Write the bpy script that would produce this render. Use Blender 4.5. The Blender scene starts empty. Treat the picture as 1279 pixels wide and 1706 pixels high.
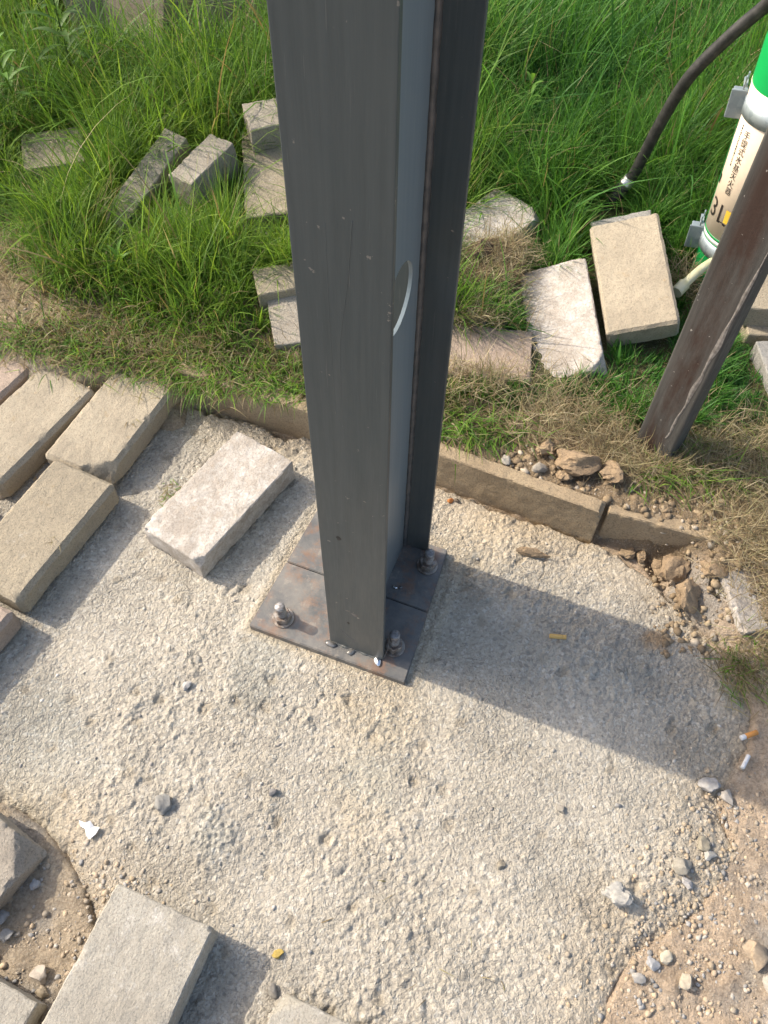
import bpy, bmesh, math, random
import numpy as np
from mathutils import Vector, Matrix
random.seed(7); rng = np.random.default_rng(7)
scene = bpy.context.scene
COL = scene.collection
R = math.radians

# ------------------------------------------------------------------ camera
cam_d = bpy.data.cameras.new('camera'); cam = bpy.data.objects.new('camera', cam_d); COL.objects.link(cam)
cam_d.sensor_fit = 'VERTICAL'; cam_d.sensor_height = 24.0; cam_d.lens = 1400 / 1706 * 24.0
cam_d.clip_start = 0.02; cam_d.clip_end = 2000
CAM_H = 1.4
down = Vector((-19.5, 919, 1400)).normalized()          # plumb direction seen by the lens (x right, y down, z forward)
fw = Vector((0, 0, 1)); yv = (fw - down * fw.dot(down)).normalized(); up = -down; xv = yv.cross(up)
def lens_to_world(v): return Vector((xv.dot(v), yv.dot(v), up.dot(v)))
cx, cy, cz = lens_to_world(Vector((1, 0, 0))), lens_to_world(Vector((0, -1, 0))), lens_to_world(Vector((0, 0, -1)))
cam.matrix_world = Matrix(((cx.x, cy.x, cz.x, 0), (cx.y, cy.y, cz.y, 0), (cx.z, cy.z, cz.z, CAM_H), (0, 0, 0, 1)))
scene.camera = cam
scene.render.resolution_x = 768; scene.render.resolution_y = 1024

# ------------------------------------------------------------------ sky, sun, exposure
SUN_AZ, SUN_EL = R(-20.6), R(40)                          # direction the light travels in plan, and its height
world = bpy.data.worlds.new('World'); scene.world = world; world.use_nodes = True
wn = world.node_tree.nodes; wl = world.node_tree.links
for n in list(wn): wn.remove(n)
sky = wn.new('ShaderNodeTexSky'); sky.sky_type = 'NISHITA'; sky.sun_disc = False
sky.sun_elevation = SUN_EL; sky.sun_rotation = math.pi / 2 - (SUN_AZ + math.pi)
sky.air_density = 1.0; sky.dust_density = 4.0; sky.ozone_density = 1.0
bg = wn.new('ShaderNodeBackground'); bg.inputs['Strength'].default_value = 0.15
wo = wn.new('ShaderNodeOutputWorld'); wl.new(sky.outputs[0], bg.inputs[0]); wl.new(bg.outputs[0], wo.inputs[0])
sun_d = bpy.data.lights.new('sun', 'SUN'); sun_d.energy = 2.65; sun_d.angle = R(0.7); sun_d.color = (1.0, 0.91, 0.785)
sun = bpy.data.objects.new('sun', sun_d); COL.objects.link(sun); sun.location = (-3, 2, 5)
travel = Vector((math.cos(SUN_EL) * math.cos(SUN_AZ), math.cos(SUN_EL) * math.sin(SUN_AZ), -math.sin(SUN_EL)))
sun.rotation_euler = travel.to_track_quat('-Z', 'Y').to_euler()
scene.view_settings.view_transform = 'Standard'; scene.view_settings.look = 'None'
scene.view_settings.exposure = 0.88; scene.view_settings.gamma = 1.0; scene.view_settings.use_curve_mapping = False

# ------------------------------------------------------------------ numeric noise
def _hash(ix, iy, seed):
    h = (ix.astype(np.int64) * 374761393 + iy.astype(np.int64) * 668265263 + seed * 2246822519) & 0xffffffff
    h = ((h ^ (h >> 13)) * 1274126177) & 0xffffffff
    h = ((h ^ (h >> 16)) * 2654435761) & 0xffffffff
    return ((h ^ (h >> 15)) & 0xffffff) / float(0xffffff)
def vnoise(x, y, seed=0):
    x = np.asarray(x, float); y = np.asarray(y, float)
    ix = np.floor(x); iy = np.floor(y); fx = x - ix; fy = y - iy
    fx = fx * fx * (3 - 2 * fx); fy = fy * fy * (3 - 2 * fy)
    a = _hash(ix, iy, seed); b = _hash(ix + 1, iy, seed); c = _hash(ix, iy + 1, seed); d = _hash(ix + 1, iy + 1, seed)
    return (a + (b - a) * fx) * (1 - fy) + (c + (d - c) * fx) * fy
def fbm(x, y, f, octv=4, seed=0, gain=.5):
    s = 0; a = 1; t = 0
    for i in range(octv):
        s = s + a * (vnoise(x * f + i * 17.3, y * f - i * 9.1, seed + i) - .5) * 2; t += a; a *= gain; f *= 2.03
    return s / t
def worley(x, y, f, seed=0):
    x = np.asarray(x) * f; y = np.asarray(y) * f; ix = np.floor(x); iy = np.floor(y)
    best = np.full(x.shape, 9.); cell = np.zeros(x.shape)
    for i in (-1, 0, 1):
        for j in (-1, 0, 1):
            px = ix + i + _hash(ix + i, iy + j, seed); py = iy + j + _hash(ix + i, iy + j, seed + 91)
            d = np.hypot(px - x, py - y); m = d < best
            best = np.where(m, d, best); cell = np.where(m, _hash(ix + i, iy + j, seed + 37), cell)
    return best, cell
def sstep(a, b, x):
    t = np.clip((x - a) / (b - a), 0, 1); return t * t * (3 - 2 * t)
def poly_sd(x, y, poly):                                   # signed distance, negative inside
    x = np.asarray(x, float); y = np.asarray(y, float)
    d = np.full(x.shape, 1e9); ins = np.zeros(x.shape, bool); n = len(poly)
    for i in range(n):
        ax, ay = poly[i]; bx, by = poly[(i + 1) % n]; ex, ey = bx - ax, by - ay
        t = np.clip(((x - ax) * ex + (y - ay) * ey) / (ex * ex + ey * ey), 0, 1)
        d = np.minimum(d, np.hypot(x - ax - t * ex, y - ay - t * ey))
        c = ((ay > y) != (by > y)) & (x < (bx - ax) * (y - ay) / ((by - ay) if by != ay else 1e-9) + ax)
        ins ^= c
    return np.where(ins, -d, d)

# ------------------------------------------------------------------ object helpers
def tag(o, label=None, cat=None, group=None, kind=None):
    if label: o['label'] = label
    if cat: o['category'] = cat
    if group: o['group'] = group
    if kind: o['kind'] = kind
    return o
def link(name, me, mat=None, parent=None, smooth=False, sharp=0):
    o = bpy.data.objects.new(name, me); COL.objects.link(o)
    if mat is not None:
        me.materials.clear(); me.materials.append(mat)
    if smooth: me.polygons.foreach_set('use_smooth', [True] * len(me.polygons))
    if parent is not None: o.parent = parent
    if smooth and sharp: me.set_sharp_from_angle(angle=R(sharp))
    return o
def empty(name, loc=(0, 0, 0), rz=0):
    o = bpy.data.objects.new(name, None); COL.objects.link(o); o.location = loc; o.rotation_euler = (0, 0, rz)
    o.empty_display_size = .02; return o
def np_mesh(name, verts, quads=None, tris=None, color=None):
    me = bpy.data.meshes.new(name); verts = np.asarray(verts, np.float32)
    me.vertices.add(len(verts)); me.vertices.foreach_set('co', verts.ravel())
    loops = []; starts = []; pos = 0
    nq = 0 if quads is None else len(quads); nt = 0 if tris is None else len(tris)
    if nq: loops.append(np.asarray(quads, np.int32).ravel()); starts.append(np.arange(nq) * 4); pos = nq * 4
    if nt: loops.append(np.asarray(tris, np.int32).ravel()); starts.append(pos + np.arange(nt) * 3)
    loops = np.concatenate(loops); starts = np.concatenate(starts).astype(np.int32)
    me.loops.add(len(loops)); me.loops.foreach_set('vertex_index', loops.astype(np.int32))
    me.polygons.add(nq + nt); me.polygons.foreach_set('loop_start', starts)
    me.update(calc_edges=True); me.validate()
    if color is not None:
        at = me.color_attributes.new('tint', 'FLOAT_COLOR', 'POINT')
        c = np.ones((len(verts), 4), np.float32); c[:, :color.shape[1]] = color
        at.data.foreach_set('color', c.ravel())
    return me
def bm_mesh(bm, name):
    me = bpy.data.meshes.new(name); bmesh.ops.recalc_face_normals(bm, faces=bm.faces); bm.to_mesh(me); bm.free(); return me
def add_box(bm, lo, hi, mat=None):
    vs = [bm.verts.new((x, y, z)) for x in (lo[0], hi[0]) for y in (lo[1], hi[1]) for z in (lo[2], hi[2])]
    for f in ((0, 1, 3, 2), (4, 6, 7, 5), (0, 4, 5, 1), (2, 3, 7, 6), (0, 2, 6, 4), (1, 5, 7, 3)): bm.faces.new([vs[i] for i in f])
    if mat is not None: bmesh.ops.transform(bm, matrix=mat, verts=vs)
    return vs
def prism(bm, pts, z0, z1):
    a = [bm.verts.new((p[0], p[1], z0)) for p in pts]; b = [bm.verts.new((p[0], p[1], z1)) for p in pts]; n = len(pts)
    bm.faces.new(a[::-1]); bm.faces.new(b)
    for i in range(n): bm.faces.new((a[i], a[(i + 1) % n], b[(i + 1) % n], b[i]))
def lathe(bm, prof, seg=24, cap=True):
    rings = []
    for r, z in prof: rings.append([bm.verts.new((r * math.cos(2 * math.pi * i / seg), r * math.sin(2 * math.pi * i / seg), z)) for i in range(seg)])
    for a, b in zip(rings, rings[1:]):
        for i in range(seg): bm.faces.new((a[i], a[(i + 1) % seg], b[(i + 1) % seg], b[i]))
    if cap: bm.faces.new(rings[0][::-1]); bm.faces.new(rings[-1])
def bevel(bm, w, seg=2):
    bmesh.ops.bevel(bm, geom=bm.edges[:] + bm.verts[:], offset=w, segments=seg, affect='EDGES', profile=.6)
def tube_mesh(name, pts, rad, seg=12, sub=8):
    pts = [Vector(p) for p in pts]; P = []
    for i in range(len(pts) - 1):
        p0 = pts[max(i - 1, 0)]; p1 = pts[i]; p2 = pts[i + 1]; p3 = pts[min(i + 2, len(pts) - 1)]
        for k in range(sub):
            t = k / sub
            P.append(.5 * ((2 * p1) + (p2 - p0) * t + (2 * p0 - 5 * p1 + 4 * p2 - p3) * t * t + (3 * p1 - p0 - 3 * p2 + p3) * t ** 3))
    P.append(pts[-1]); bm = bmesh.new(); rings = []; nrm = None
    for i, p in enumerate(P):
        t = (P[min(i + 1, len(P) - 1)] - P[max(i - 1, 0)]).normalized()
        if nrm is None: nrm = t.orthogonal().normalized()
        nrm = (nrm - t * nrm.dot(t)).normalized(); b = t.cross(nrm)
        r = rad(i / (len(P) - 1)) if callable(rad) else rad
        rings.append([bm.verts.new(p + r * (nrm * math.cos(2 * math.pi * k / seg) + b * math.sin(2 * math.pi * k / seg))) for k in range(seg)])
    for a, b in zip(rings, rings[1:]):
        for k in range(seg): bm.faces.new((a[k], a[(k + 1) % seg], b[(k + 1) % seg], b[k]))
    bm.faces.new(rings[0][::-1]); bm.faces.new(rings[-1])
    return bm_mesh(bm, name)

# ------------------------------------------------------------------ materials
class NT:
    def __init__(s, name):
        s.m = bpy.data.materials.new(name); s.m.use_nodes = True; s.t = s.m.node_tree; s.n = s.t.nodes; s.l = s.t.links
        s.b = s.n['Principled BSDF']; s.co = s.n.new('ShaderNodeTexCoord').outputs['Object']
    def put(s, inp, v):
        if hasattr(v, 'is_output') or isinstance(v, bpy.types.NodeSocket): s.l.new(v, inp)
        elif isinstance(v, tuple) and len(v) == 3 and inp.type == 'RGBA': inp.default_value = (*v, 1)
        else: inp.default_value = v
    def noise(s, scale, detail=4, rough=.55, vec=None, dist=0):
        n = s.n.new('ShaderNodeTexNoise'); n.inputs['Scale'].default_value = scale; n.inputs['Detail'].default_value = detail
        n.inputs['Roughness'].default_value = rough; n.inputs['Distortion'].default_value = dist
        s.l.new(vec or s.co, n.inputs['Vector']); return n.outputs['Fac']
    def voro(s, scale, feature='F1', out='Distance', vec=None, rand=1):
        n = s.n.new('ShaderNodeTexVoronoi'); n.feature = feature; n.inputs['Scale'].default_value = scale; n.inputs['Randomness'].default_value = rand
        s.l.new(vec or s.co, n.inputs['Vector']); return n.outputs[out]
    def mapv(s, scale=(1, 1, 1), loc=(0, 0, 0)):
        n = s.n.new('ShaderNodeMapping'); n.inputs['Scale'].default_value = scale; n.inputs['Location'].default_value = loc
        s.l.new(s.co, n.inputs['Vector']); return n.outputs[0]
    def ramp(s, fac, stops):
        n = s.n.new('ShaderNodeValToRGB'); e = n.color_ramp.elements
        while len(e) < len(stops): e.new(.5)
        for k, (p, c) in zip(e, stops):
            k.position = p; k.color = (c, c, c, 1) if isinstance(c, (int, float)) else (*c, 1)
        s.l.new(fac, n.inputs[0]); return n.outputs[0]
    def mix(s, fac, a, b, mode='MIX'):
        n = s.n.new('ShaderNodeMix'); n.data_type = 'RGBA'; n.blend_type = mode
        s.put(n.inputs['Factor'], fac); s.put(n.inputs['A'], a) if False else None
        ia = [i for i in n.inputs if i.name == 'A' and i.type == 'RGBA'][0]; ib = [i for i in n.inputs if i.name == 'B' and i.type == 'RGBA'][0]
        s.put(ia, a); s.put(ib, b); return [o for o in n.outputs if o.type == 'RGBA'][0]
    def math(s, op, a, b=0.0):
        n = s.n.new('ShaderNodeMath'); n.operation = op; s.put(n.inputs[0], a); s.put(n.inputs[1], b); return n.outputs[0]
    def sep(s, v):
        n = s.n.new('ShaderNodeSeparateXYZ'); s.l.new(v, n.inputs[0]); return n.outputs
    def attr(s, name='tint'):
        n = s.n.new('ShaderNodeAttribute'); n.attribute_name = name; return n.outputs['Color']
    def bump(s, h, strength=.5, dist=.002, normal=None):
        n = s.n.new('ShaderNodeBump'); s.put(n.inputs['Strength'], strength); n.inputs['Distance'].default_value = dist
        s.l.new(h, n.inputs['Height'])
        if normal is not None: s.l.new(normal, n.inputs['Normal'])
        return n.outputs[0]
    def done(s, col=None, rough=.8, metal=0, spec=.3, normal=None):
        if col is not None: s.put(s.b.inputs['Base Color'], col)
        s.put(s.b.inputs['Roughness'], rough); s.put(s.b.inputs['Metallic'], metal)
        s.b.inputs['Specular IOR Level'].default_value = spec
        if normal is not None: s.l.new(normal, s.b.inputs['Normal'])
        return s.m

def concrete_mat(name, base, dark, white=.0, seed=0, speck=.5):
    t = NT(name); v = t.mapv((1, 1, 1), (seed * 3.7, seed * 1.9, seed * .7))
    c = t.mix(t.ramp(t.noise(9, 6, .65, v), [(.35, 0), (.68, 1)]), dark, base)
    c = t.mix(t.ramp(t.noise(260, 3, .7, v), [(.36, speck), (.5, 0)]), c, tuple(x * .45 for x in base))
    c = t.mix(t.ramp(t.voro(420, 'F1', 'Distance', v), [(.10, speck * .7), (.22, 0)]), c, tuple(min(1, x * 1.5) for x in base))
    c = t.mix(t.ramp(t.noise(620, 2, .6, v), [(.30, .7), (.40, 0)]), c, tuple(x * .38 for x in base))
    if white > 0: c = t.mix(t.math('MULTIPLY', t.ramp(t.noise(16, 8, .78, v, .2), [(.62 - white * .3, 0), (.76 - white * .25, 1)]), t.ramp(t.noise(170, 5, .75, v), [(.36, .15), (.58, 1)])), c, (.62, .585, .53))
    c = t.mix(t.ramp(t.noise(31, 5, .7, v), [(.62, 0), (.75, .55)]), c, (base[0] * .8, base[1] * .68, base[2] * .5))
    h = t.math('ADD', t.noise(330, 4, .7, v), t.math('MULTIPLY', t.noise(60, 4, .6, v), 1.6))
    return t.done(c, .92, 0, .2, t.bump(h, .75, .0024))
M = {}
M['paver'] = concrete_mat('paver_concrete', (.415, .355, .26), (.33, .28, .205), 0, 1)
M['paver_tan'] = concrete_mat('tan_paver_concrete', (.375, .32, .23), (.30, .255, .185), .08, 2, .6)
M['paver_white'] = concrete_mat('pale_limed_concrete', (.45, .395, .33), (.36, .315, .26), .58, 3)
M['paver_grey'] = concrete_mat('grey_concrete', (.36, .345, .31), (.27, .26, .235), .1, 4)
M['paver_old'] = concrete_mat('weathered_concrete', (.42, .37, .295), (.31, .27, .215), .10, 5, .7)
M['paver_pink'] = concrete_mat('dusty_pink_concrete', (.42, .33, .26), (.33, .26, .2), .1, 6)
M['paver_stain'] = concrete_mat('stained_grey_concrete', (.42, .39, .325), (.33, .30, .245), .26, 8, .6)
M['kerb'] = concrete_mat('kerb_concrete', (.43, .335, .215), (.29, .22, .14), .0, 7, .7)

# slab: crumbly cement skin
t = NT('rough_cement')
wv = t.n.new('ShaderNodeVectorMath'); wv.operation = 'ADD'
nv = t.n.new('ShaderNodeTexNoise'); nv.inputs['Scale'].default_value = 90; nv.inputs['Detail'].default_value = 3; t.l.new(t.co, nv.inputs['Vector'])
sc = t.n.new('ShaderNodeVectorMath'); sc.operation = 'SCALE'; sc.inputs['Scale'].default_value = .010; t.l.new(nv.outputs['Color'], sc.inputs[0])
t.l.new(t.co, wv.inputs[0]); t.l.new(sc.outputs[0], wv.inputs[1]); W = wv.outputs[0]
n1 = t.noise(5, 5, .6); n2 = t.noise(38, 6, .7); tint = t.attr()
c = t.mix(t.ramp(n1, [(.36, 0), (.66, 1)]), (.420, .382, .312), (.485, .432, .342))
c = t.mix(t.ramp(n2, [(.38, .30), (.55, 0)]), c, (.40, .365, .305))
c = t.mix(t.ramp(t.noise(120, 4, .7), [(.56, 0), (.72, .5)]), c, (.62, .58, .50))
cellc = t.sep(t.voro(190, 'F1', 'Color', W))[0]
c = t.mix(t.ramp(cellc, [(.0, .75), (.24, .0)]), c, (.26, .24, .205))
c = t.mix(t.ramp(cellc, [(.78, 0), (.95, .45)]), c, (.64, .61, .53))
c = t.mix(t.ramp(t.noise(260, 3, .7), [(.35, .7), (.47, 0)]), c, (.26, .238, .20))
c = t.mix(1.0, c, tint, 'MULTIPLY')
h = t.math('ADD', t.math('MULTIPLY', t.voro(260, 'F1', 'Distance', W), -1.3), t.math('ADD', t.math('MULTIPLY', t.voro(130, 'F1', 'Distance', W), -1.5), t.math('MULTIPLY', t.noise(330, 5, .75), 1.6)))
M['slab'] = t.done(c, .95, 0, .15, t.bump(h, t.ramp(t.noise(7, 4, .6), [(.35, .45), (.65, 1.0)]), .0028))
# ground soil, tinted by zone
t = NT('soil'); tint = t.attr()
c = t.mix(t.ramp(t.noise(22, 7, .7), [(.3, .75), (.6, 0)]), tint, tuple(x for x in (.16, .115, .075)), 'MIX')
c = t.mix(.55, tint, c)
c = t.mix(t.ramp(t.noise(170, 5, .75), [(.35, .5), (.55, 0)]), c, (.13, .10, .07))
c = t.mix(t.ramp(t.voro(210), [(.15, .5), (.32, 0)]), c, (.55, .48, .38))
h = t.math('ADD', t.noise(300, 5, .75), t.math('MULTIPLY', t.noise(80, 5, .65), 2.))
M['soil'] = t.done(c, .97, 0, .1, t.bump(h, 1., .0050))
def tint_mat(name, rough=.9, bump=.5, spec=.2):
    t = NT(name); c = t.attr(); c = t.mix(t.ramp(t.noise(180, 4, .7), [(.35, .45), (.6, 0)]), c, t.mix(1., c, (.5, .48, .46), 'MULTIPLY'))
    return t.done(c, rough, 0, spec, t.bump(t.noise(350, 4, .7), bump, .0015))
M['stone'] = tint_mat('loose_stone')
# grass
def leaf_mat(name, rough=.5, trans=.42):
    t = NT(name); c = t.attr(); t.done(c, rough, 0, .25)
    tr = t.n.new('ShaderNodeBsdfTranslucent'); t.l.new(t.mix(1., c, (1.25, 1.2, .7), 'MULTIPLY'), tr.inputs[0])
    mx = t.n.new('ShaderNodeMixShader'); mx.inputs[0].default_value = trans
    t.l.new(t.b.outputs[0], mx.inputs[1]); t.l.new(tr.outputs[0], mx.inputs[2]); t.l.new(mx.outputs[0], t.n['Material Output'].inputs[0]); return t.m
M['grass'] = leaf_mat('grass_blade'); M['straw'] = leaf_mat('dry_straw', .8, .25)
# painted steel
t = NT('grey_primer_steel')
brush = t.noise(10, 5, .6, t.mapv((14, 14, .5))); fine = t.noise(60, 3, .6, t.mapv((10, 10, .35)))
c = t.mix(t.ramp(brush, [(.3, 0), (.7, 1)]), (.048, .063, .066), (.066, .082, .085))
z = t.sep(t.co)[2]
c = t.mix(t.ramp(t.noise(5, 6, .7, t.mapv((1, 1, .6))), [(.6, 0), (.72, .25)]), c, (.13, .125, .11))
c = t.mix(t.ramp(t.noise(70, 3, .6), [(.70, 0), (.725, .8)]), c, (.24, .22, .19))
c = t.mix(t.ramp(t.noise(3.2, 5, .65, t.mapv((2.5, 2.5, 1))), [(.45, 0), (.62, .3)]), c, (.078, .092, .092))
c = t.mix(t.ramp(t.noise(5, 3, .8, t.mapv((60, 60, 1.2), (2, 1, 0))), [(.67, 0), (.70, .35)]), c, (.17, .17, .16))
c = t.mix(t.ramp(t.noise(9, 5, .7, t.mapv((1, 1, 1), (3, 3, 3))), [(.70, 0), (.74, .5)]), c, (.025, .027, .027))
dust_and_bounce = t.math('MULTIPLY', t.ramp(z, [(.0, .55), (.12, .26), (.8, .04)]), t.ramp(t.noise(26, 6, .7, t.mapv((1, 1, .25))), [(.3, .3), (.7, 1)]))  # dust near the foot, plus ground-bounce lightness painted up the column
c = t.mix(dust_and_bounce, c, (.24, .215, .175))
M['steel'] = t.done(c, t.ramp(fine, [(.2, .38), (.8, .58)]), 0, .4, t.bump(t.math('ADD', brush, t.math('MULTIPLY', fine, .6)), .16, .0012))
t = NT('primer_with_sky_light'); brush = t.noise(10, 5, .6, t.mapv((14, 14, .5)))  # web primer lightened and blued to paint in the sky reflection
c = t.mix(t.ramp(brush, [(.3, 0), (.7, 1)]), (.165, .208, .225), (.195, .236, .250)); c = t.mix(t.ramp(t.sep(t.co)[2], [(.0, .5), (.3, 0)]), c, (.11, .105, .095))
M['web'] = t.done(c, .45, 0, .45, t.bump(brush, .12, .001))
t = NT('base_plate_steel')
c = t.mix(t.ramp(t.noise(13, 5, .65), [(.35, 0), (.7, 1)]), (.075, .080, .082), (.14, .137, .13))
c = t.mix(t.ramp(t.noise(24, 6, .72, t.mapv((1, 1, 1), (.4, 2.2, 0))), [(.50, 0), (.62, .75)]), c, (.21, .11, .06))
c = t.mix(t.ramp(t.noise(42, 6, .75, t.mapv((1, 1, 1), (5, 1, 0))), [(.56, 0), (.67, .7)]), c, (.30, .26, .21))
c = t.mix(t.ramp(t.noise(17, 7, .75, t.mapv((1, 1, 1), (7, 3, 0))), [(.42, .06), (.66, .5)]), c, (.30, .27, .225))
M['plate'] = t.done(c, t.ramp(t.noise(30, 4, .6), [(.3, .42), (.7, .72)]), .0, .5, t.bump(t.noise(240, 4, .7), .25, .001))
t = NT('painted_weld'); M['seam'] = t.done(t.mix(t.ramp(t.noise(60, 4), [(.4, 0), (.6, 1)]), (.085, .085, .08), (.13, .12, .11)), .5, 0, .4)
t = NT('weld_metal'); M['weld'] = t.done(t.mix(t.ramp(t.noise(90, 4), [(.4, 0), (.6, 1)]), (.16, .155, .145), (.30, .285, .26)), .4, .6, .5, t.bump(t.noise(200, 3), .5, .001))
t = NT('bright_weld_spatter'); M['spatter'] = t.done((.78, .79, .8), .18, 1., .5)
t = NT('bolt_steel'); M['bolt'] = t.done(t.mix(t.ramp(t.noise(70, 5, .7), [(.4, 0), (.6, 1)]), (.17, .125, .095), (.36, .33, .29)), .5, .5, .5, t.bump(t.noise(300, 3), .4, .001))
t = NT('bolt_top_steel'); M['bolt_top'] = t.done(t.mix(t.ramp(t.noise(150, 4), [(.4, 0), (.6, 1)]), (.20, .18, .165), (.36, .34, .32)), .5, .4, .5)
t = NT('rusty_post_steel'); x = t.sep(t.co)[0]; lng = t.noise(3, 6, .7, t.mapv((26, 26, 1.4)))
c = t.mix(t.ramp(lng, [(.32, 0), (.66, 1)]), (.052, .050, .046), (.105, .101, .092))
rm = t.math('MULTIPLY', t.ramp(t.noise(5, 6, .7, t.mapv((2.2, 1, .6), (1.2, 0, .3))), [(.40, 0), (.56, 1)]), t.ramp(t.math('MULTIPLY', t.math('ABSOLUTE', t.math('ADD', x, .002)), 25.), [(.35, 1), (.80, 0)]))
c = t.mix(t.math('MULTIPLY', rm, .85), c, (.046, .024, .017))
c = t.mix(t.ramp(t.noise(34, 6, .75, t.mapv((1, 1, .4))), [(.60, 0), (.70, .5)]), c, (.020, .018, .016))
c = t.mix(t.ramp(t.noise(110, 3, .6), [(.70, 0), (.725, .9)]), c, (.36, .33, .29))
M['post'] = t.done(c, t.ramp(t.noise(25, 4), [(.3, .5), (.7, .8)]), .0, .3, t.bump(t.math('ADD', t.noise(160, 5, .7), lng), .4, .0015))
t = NT('worn_pale_scale'); M['scrape'] = t.done(t.mix(t.ramp(t.noise(120, 5), [(.4, 0), (.6, 1)]), (.15, .135, .12), (.24, .22, .2)), .7, 0, .3)
def paint(name, col, rough=.35, spec=.5):
    t = NT(name); c = t.mix(t.ramp(t.noise(40, 5, .65), [(.35, .3), (.65, 0)]), col, tuple(x * .72 for x in col))
    return t.done(c, rough, 0, spec)
M['green'] = paint('green_enamel', (.008, .36, .085)); M['cream'] = paint('cream_label', (.80, .66, .50), .45)
M['white'] = paint('white_label', (.78, .75, .68), .4); M['ink'] = paint('black_ink', (.018, .013, .011), .5)
M['yellow'] = paint('yellow_print', (.75, .5, .05), .5)
M['dgreen'] = paint('dark_green_line', (.01, .25, .06), .4)
t = NT('galvanised_steel'); M['galv'] = t.done(t.mix(t.ramp(t.voro(90, 'F1', 'Color'), [(.2, 0), (.8, 1)]), (.26, .31, .33), (.36, .41, .42)), .45, .35, .5)
t = NT('black_rubber'); M['rubber'] = t.done(t.mix(t.ramp(t.noise(60, 5, .7), [(.4, 0), (.7, 1)]), (.014, .014, .013), (.05, .047, .043)), .55, 0, .45, t.bump(t.noise(300, 3), .2, .001))
t = NT('silver_ferrule'); M['ferrule'] = t.done((.62, .6, .57), .3, .8, .5)
t = NT('yellowed_plastic'); t.b.inputs['Transmission Weight'].default_value = .25; M['plastic'] = t.done(t.mix(t.ramp(t.noise(50, 3), [(.4, 0), (.6, 1)]), (.62, .60, .36), (.72, .70, .48)), .4, 0, .5)
M['cork'] = paint('cigarette_filter_tan', (.62, .40, .14), .8, .2); M['cork2'] = paint('cigarette_filter_orange', (.62, .28, .08), .8, .2)
M['paper'] = paint('cigarette_paper', (.75, .73, .70), .85, .2); M['scrap'] = paint('white_plastic_film', (.86, .86, .86), .4, .4)
M['clay'] = concrete_mat('dried_clay', (.36, .265, .165), (.26, .185, .115), 0, 9, .6)
M['root'] = concrete_mat('root_bound_soil', (.20, .145, .09), (.10, .07, .045), 0, 10, .6)

# ------------------------------------------------------------------ plan of the place
KA, KS = np.array([-.161, 1.098]), -.400                   # kerb front line: y = KA.y + KS (x - KA.x)
def dk(x, y): return (y - (KA[1] + KS * (x - KA[0]))) / math.hypot(1, KS)
SLAB = [(-.95, 1.02), (-.95, .48), (-.70, .36), (-.60, .335), (-.53, .295), (-.455, .215), (-.40, .10), (-.38, -.16), (.22, -.16), (.33, .05), (.385, .135),
        (.50, .20), (.575, .29), (.565, .37), (.63, .45), (.655, .52), (.63, .62), (.59, .70), (.50, .80), (.42, .87), (-.16, 1.105), (-.38, 1.19), (-.5, 1.24), (-.7, 1.2)]
UC, US = math.cos(R(-20)), math.sin(R(-20))
CC = (-.002, .7295)                                         # column centre
def to_uv(x, y): dx, dy = x - CC[0], y - CC[1]; return dx * UC + dy * US, -dx * US + dy * UC
def gz(x, y):
    x = np.asarray(x, float); y = np.asarray(y, float); d = dk(x, y)
    hi = .088 + .012 * fbm(x, y, 2.2, 3, 11) + .006 * fbm(x, y, 14, 3, 12)
    hi = hi - .020 * sstep(-.36, -.5, x) * sstep(.55, .0, d)
    step = sstep(.004, .03, d); ramp = sstep(-.20, .06, d)
    w = sstep(.52, .62, x); wl = sstep(-.38, -.46, x)
    up_ = step * (1 - w) + ramp * w
    up_ = up_ * (1 - wl) + wl * sstep(-.19, -.06, d + .035 * fbm(x, y, 16, 3, 19))
    low = -.008 + .006 * fbm(x, y, 9, 4, 13)
    low = low + .012 * sstep(.45, .75, x)
    return low * (1 - up_) + hi * up_
def gzf(x, y): return float(gz(np.array([x]), np.array([y]))[0])

def axis(fine_lo, fine_hi, step, mid=None, far=160):
    a = list(np.arange(fine_lo, fine_hi, step)); s = step; p = a[-1]
    while p < far:
        if mid and p < mid[0]: s = min(s * 1.15, mid[1])
        else: s *= 1.22
        p += s; a.append(p)
    s = step; p = a[0]; b = []
    while p > -far: s *= 1.22; p -= s; b.append(p)
    return np.array(b[::-1] + a)
gx = axis(-.95, 1.0, .0055, (2.2, .02)); gy = axis(-.12, 1.30, .0055, (3.4, .014))
X, Y = np.meshgrid(gx, gy); sd = poly_sd(X, Y, SLAB)
Z = gz(X, Y)
f1, cl = worley(X + .004 * fbm(X, Y, 60, 2, 3), Y, 55, 21)
crumb = sstep(.5, .1, f1) * (cl > .55) * .007
f2, cl2 = worley(X, Y, 22, 22); crumb = crumb + sstep(.42, .05, f2) * (cl2 > .8) * .014
near = ((np.abs(X) < 1.2) & (Y > -.3) & (Y < 3.2))
d = dk(X, Y)
soilzone = sstep(-.02, .03, d) * sstep(.28, .1, d)
Z = Z + near * (crumb * (.35 + .65 * soilzone) + .004 * fbm(X, Y, 40, 3, 15))
Z = Z - .05 * sstep(.0, -.03, sd)                          # hollow under the slab
Z = Z - .02 * (sstep(.05, .02, np.hypot(X - .545, Y - .815)))   # hole where the kerb end broke out
Z = Z - .03 * sstep(.035, .015, np.hypot((X - .63), (Y - .745)))
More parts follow.
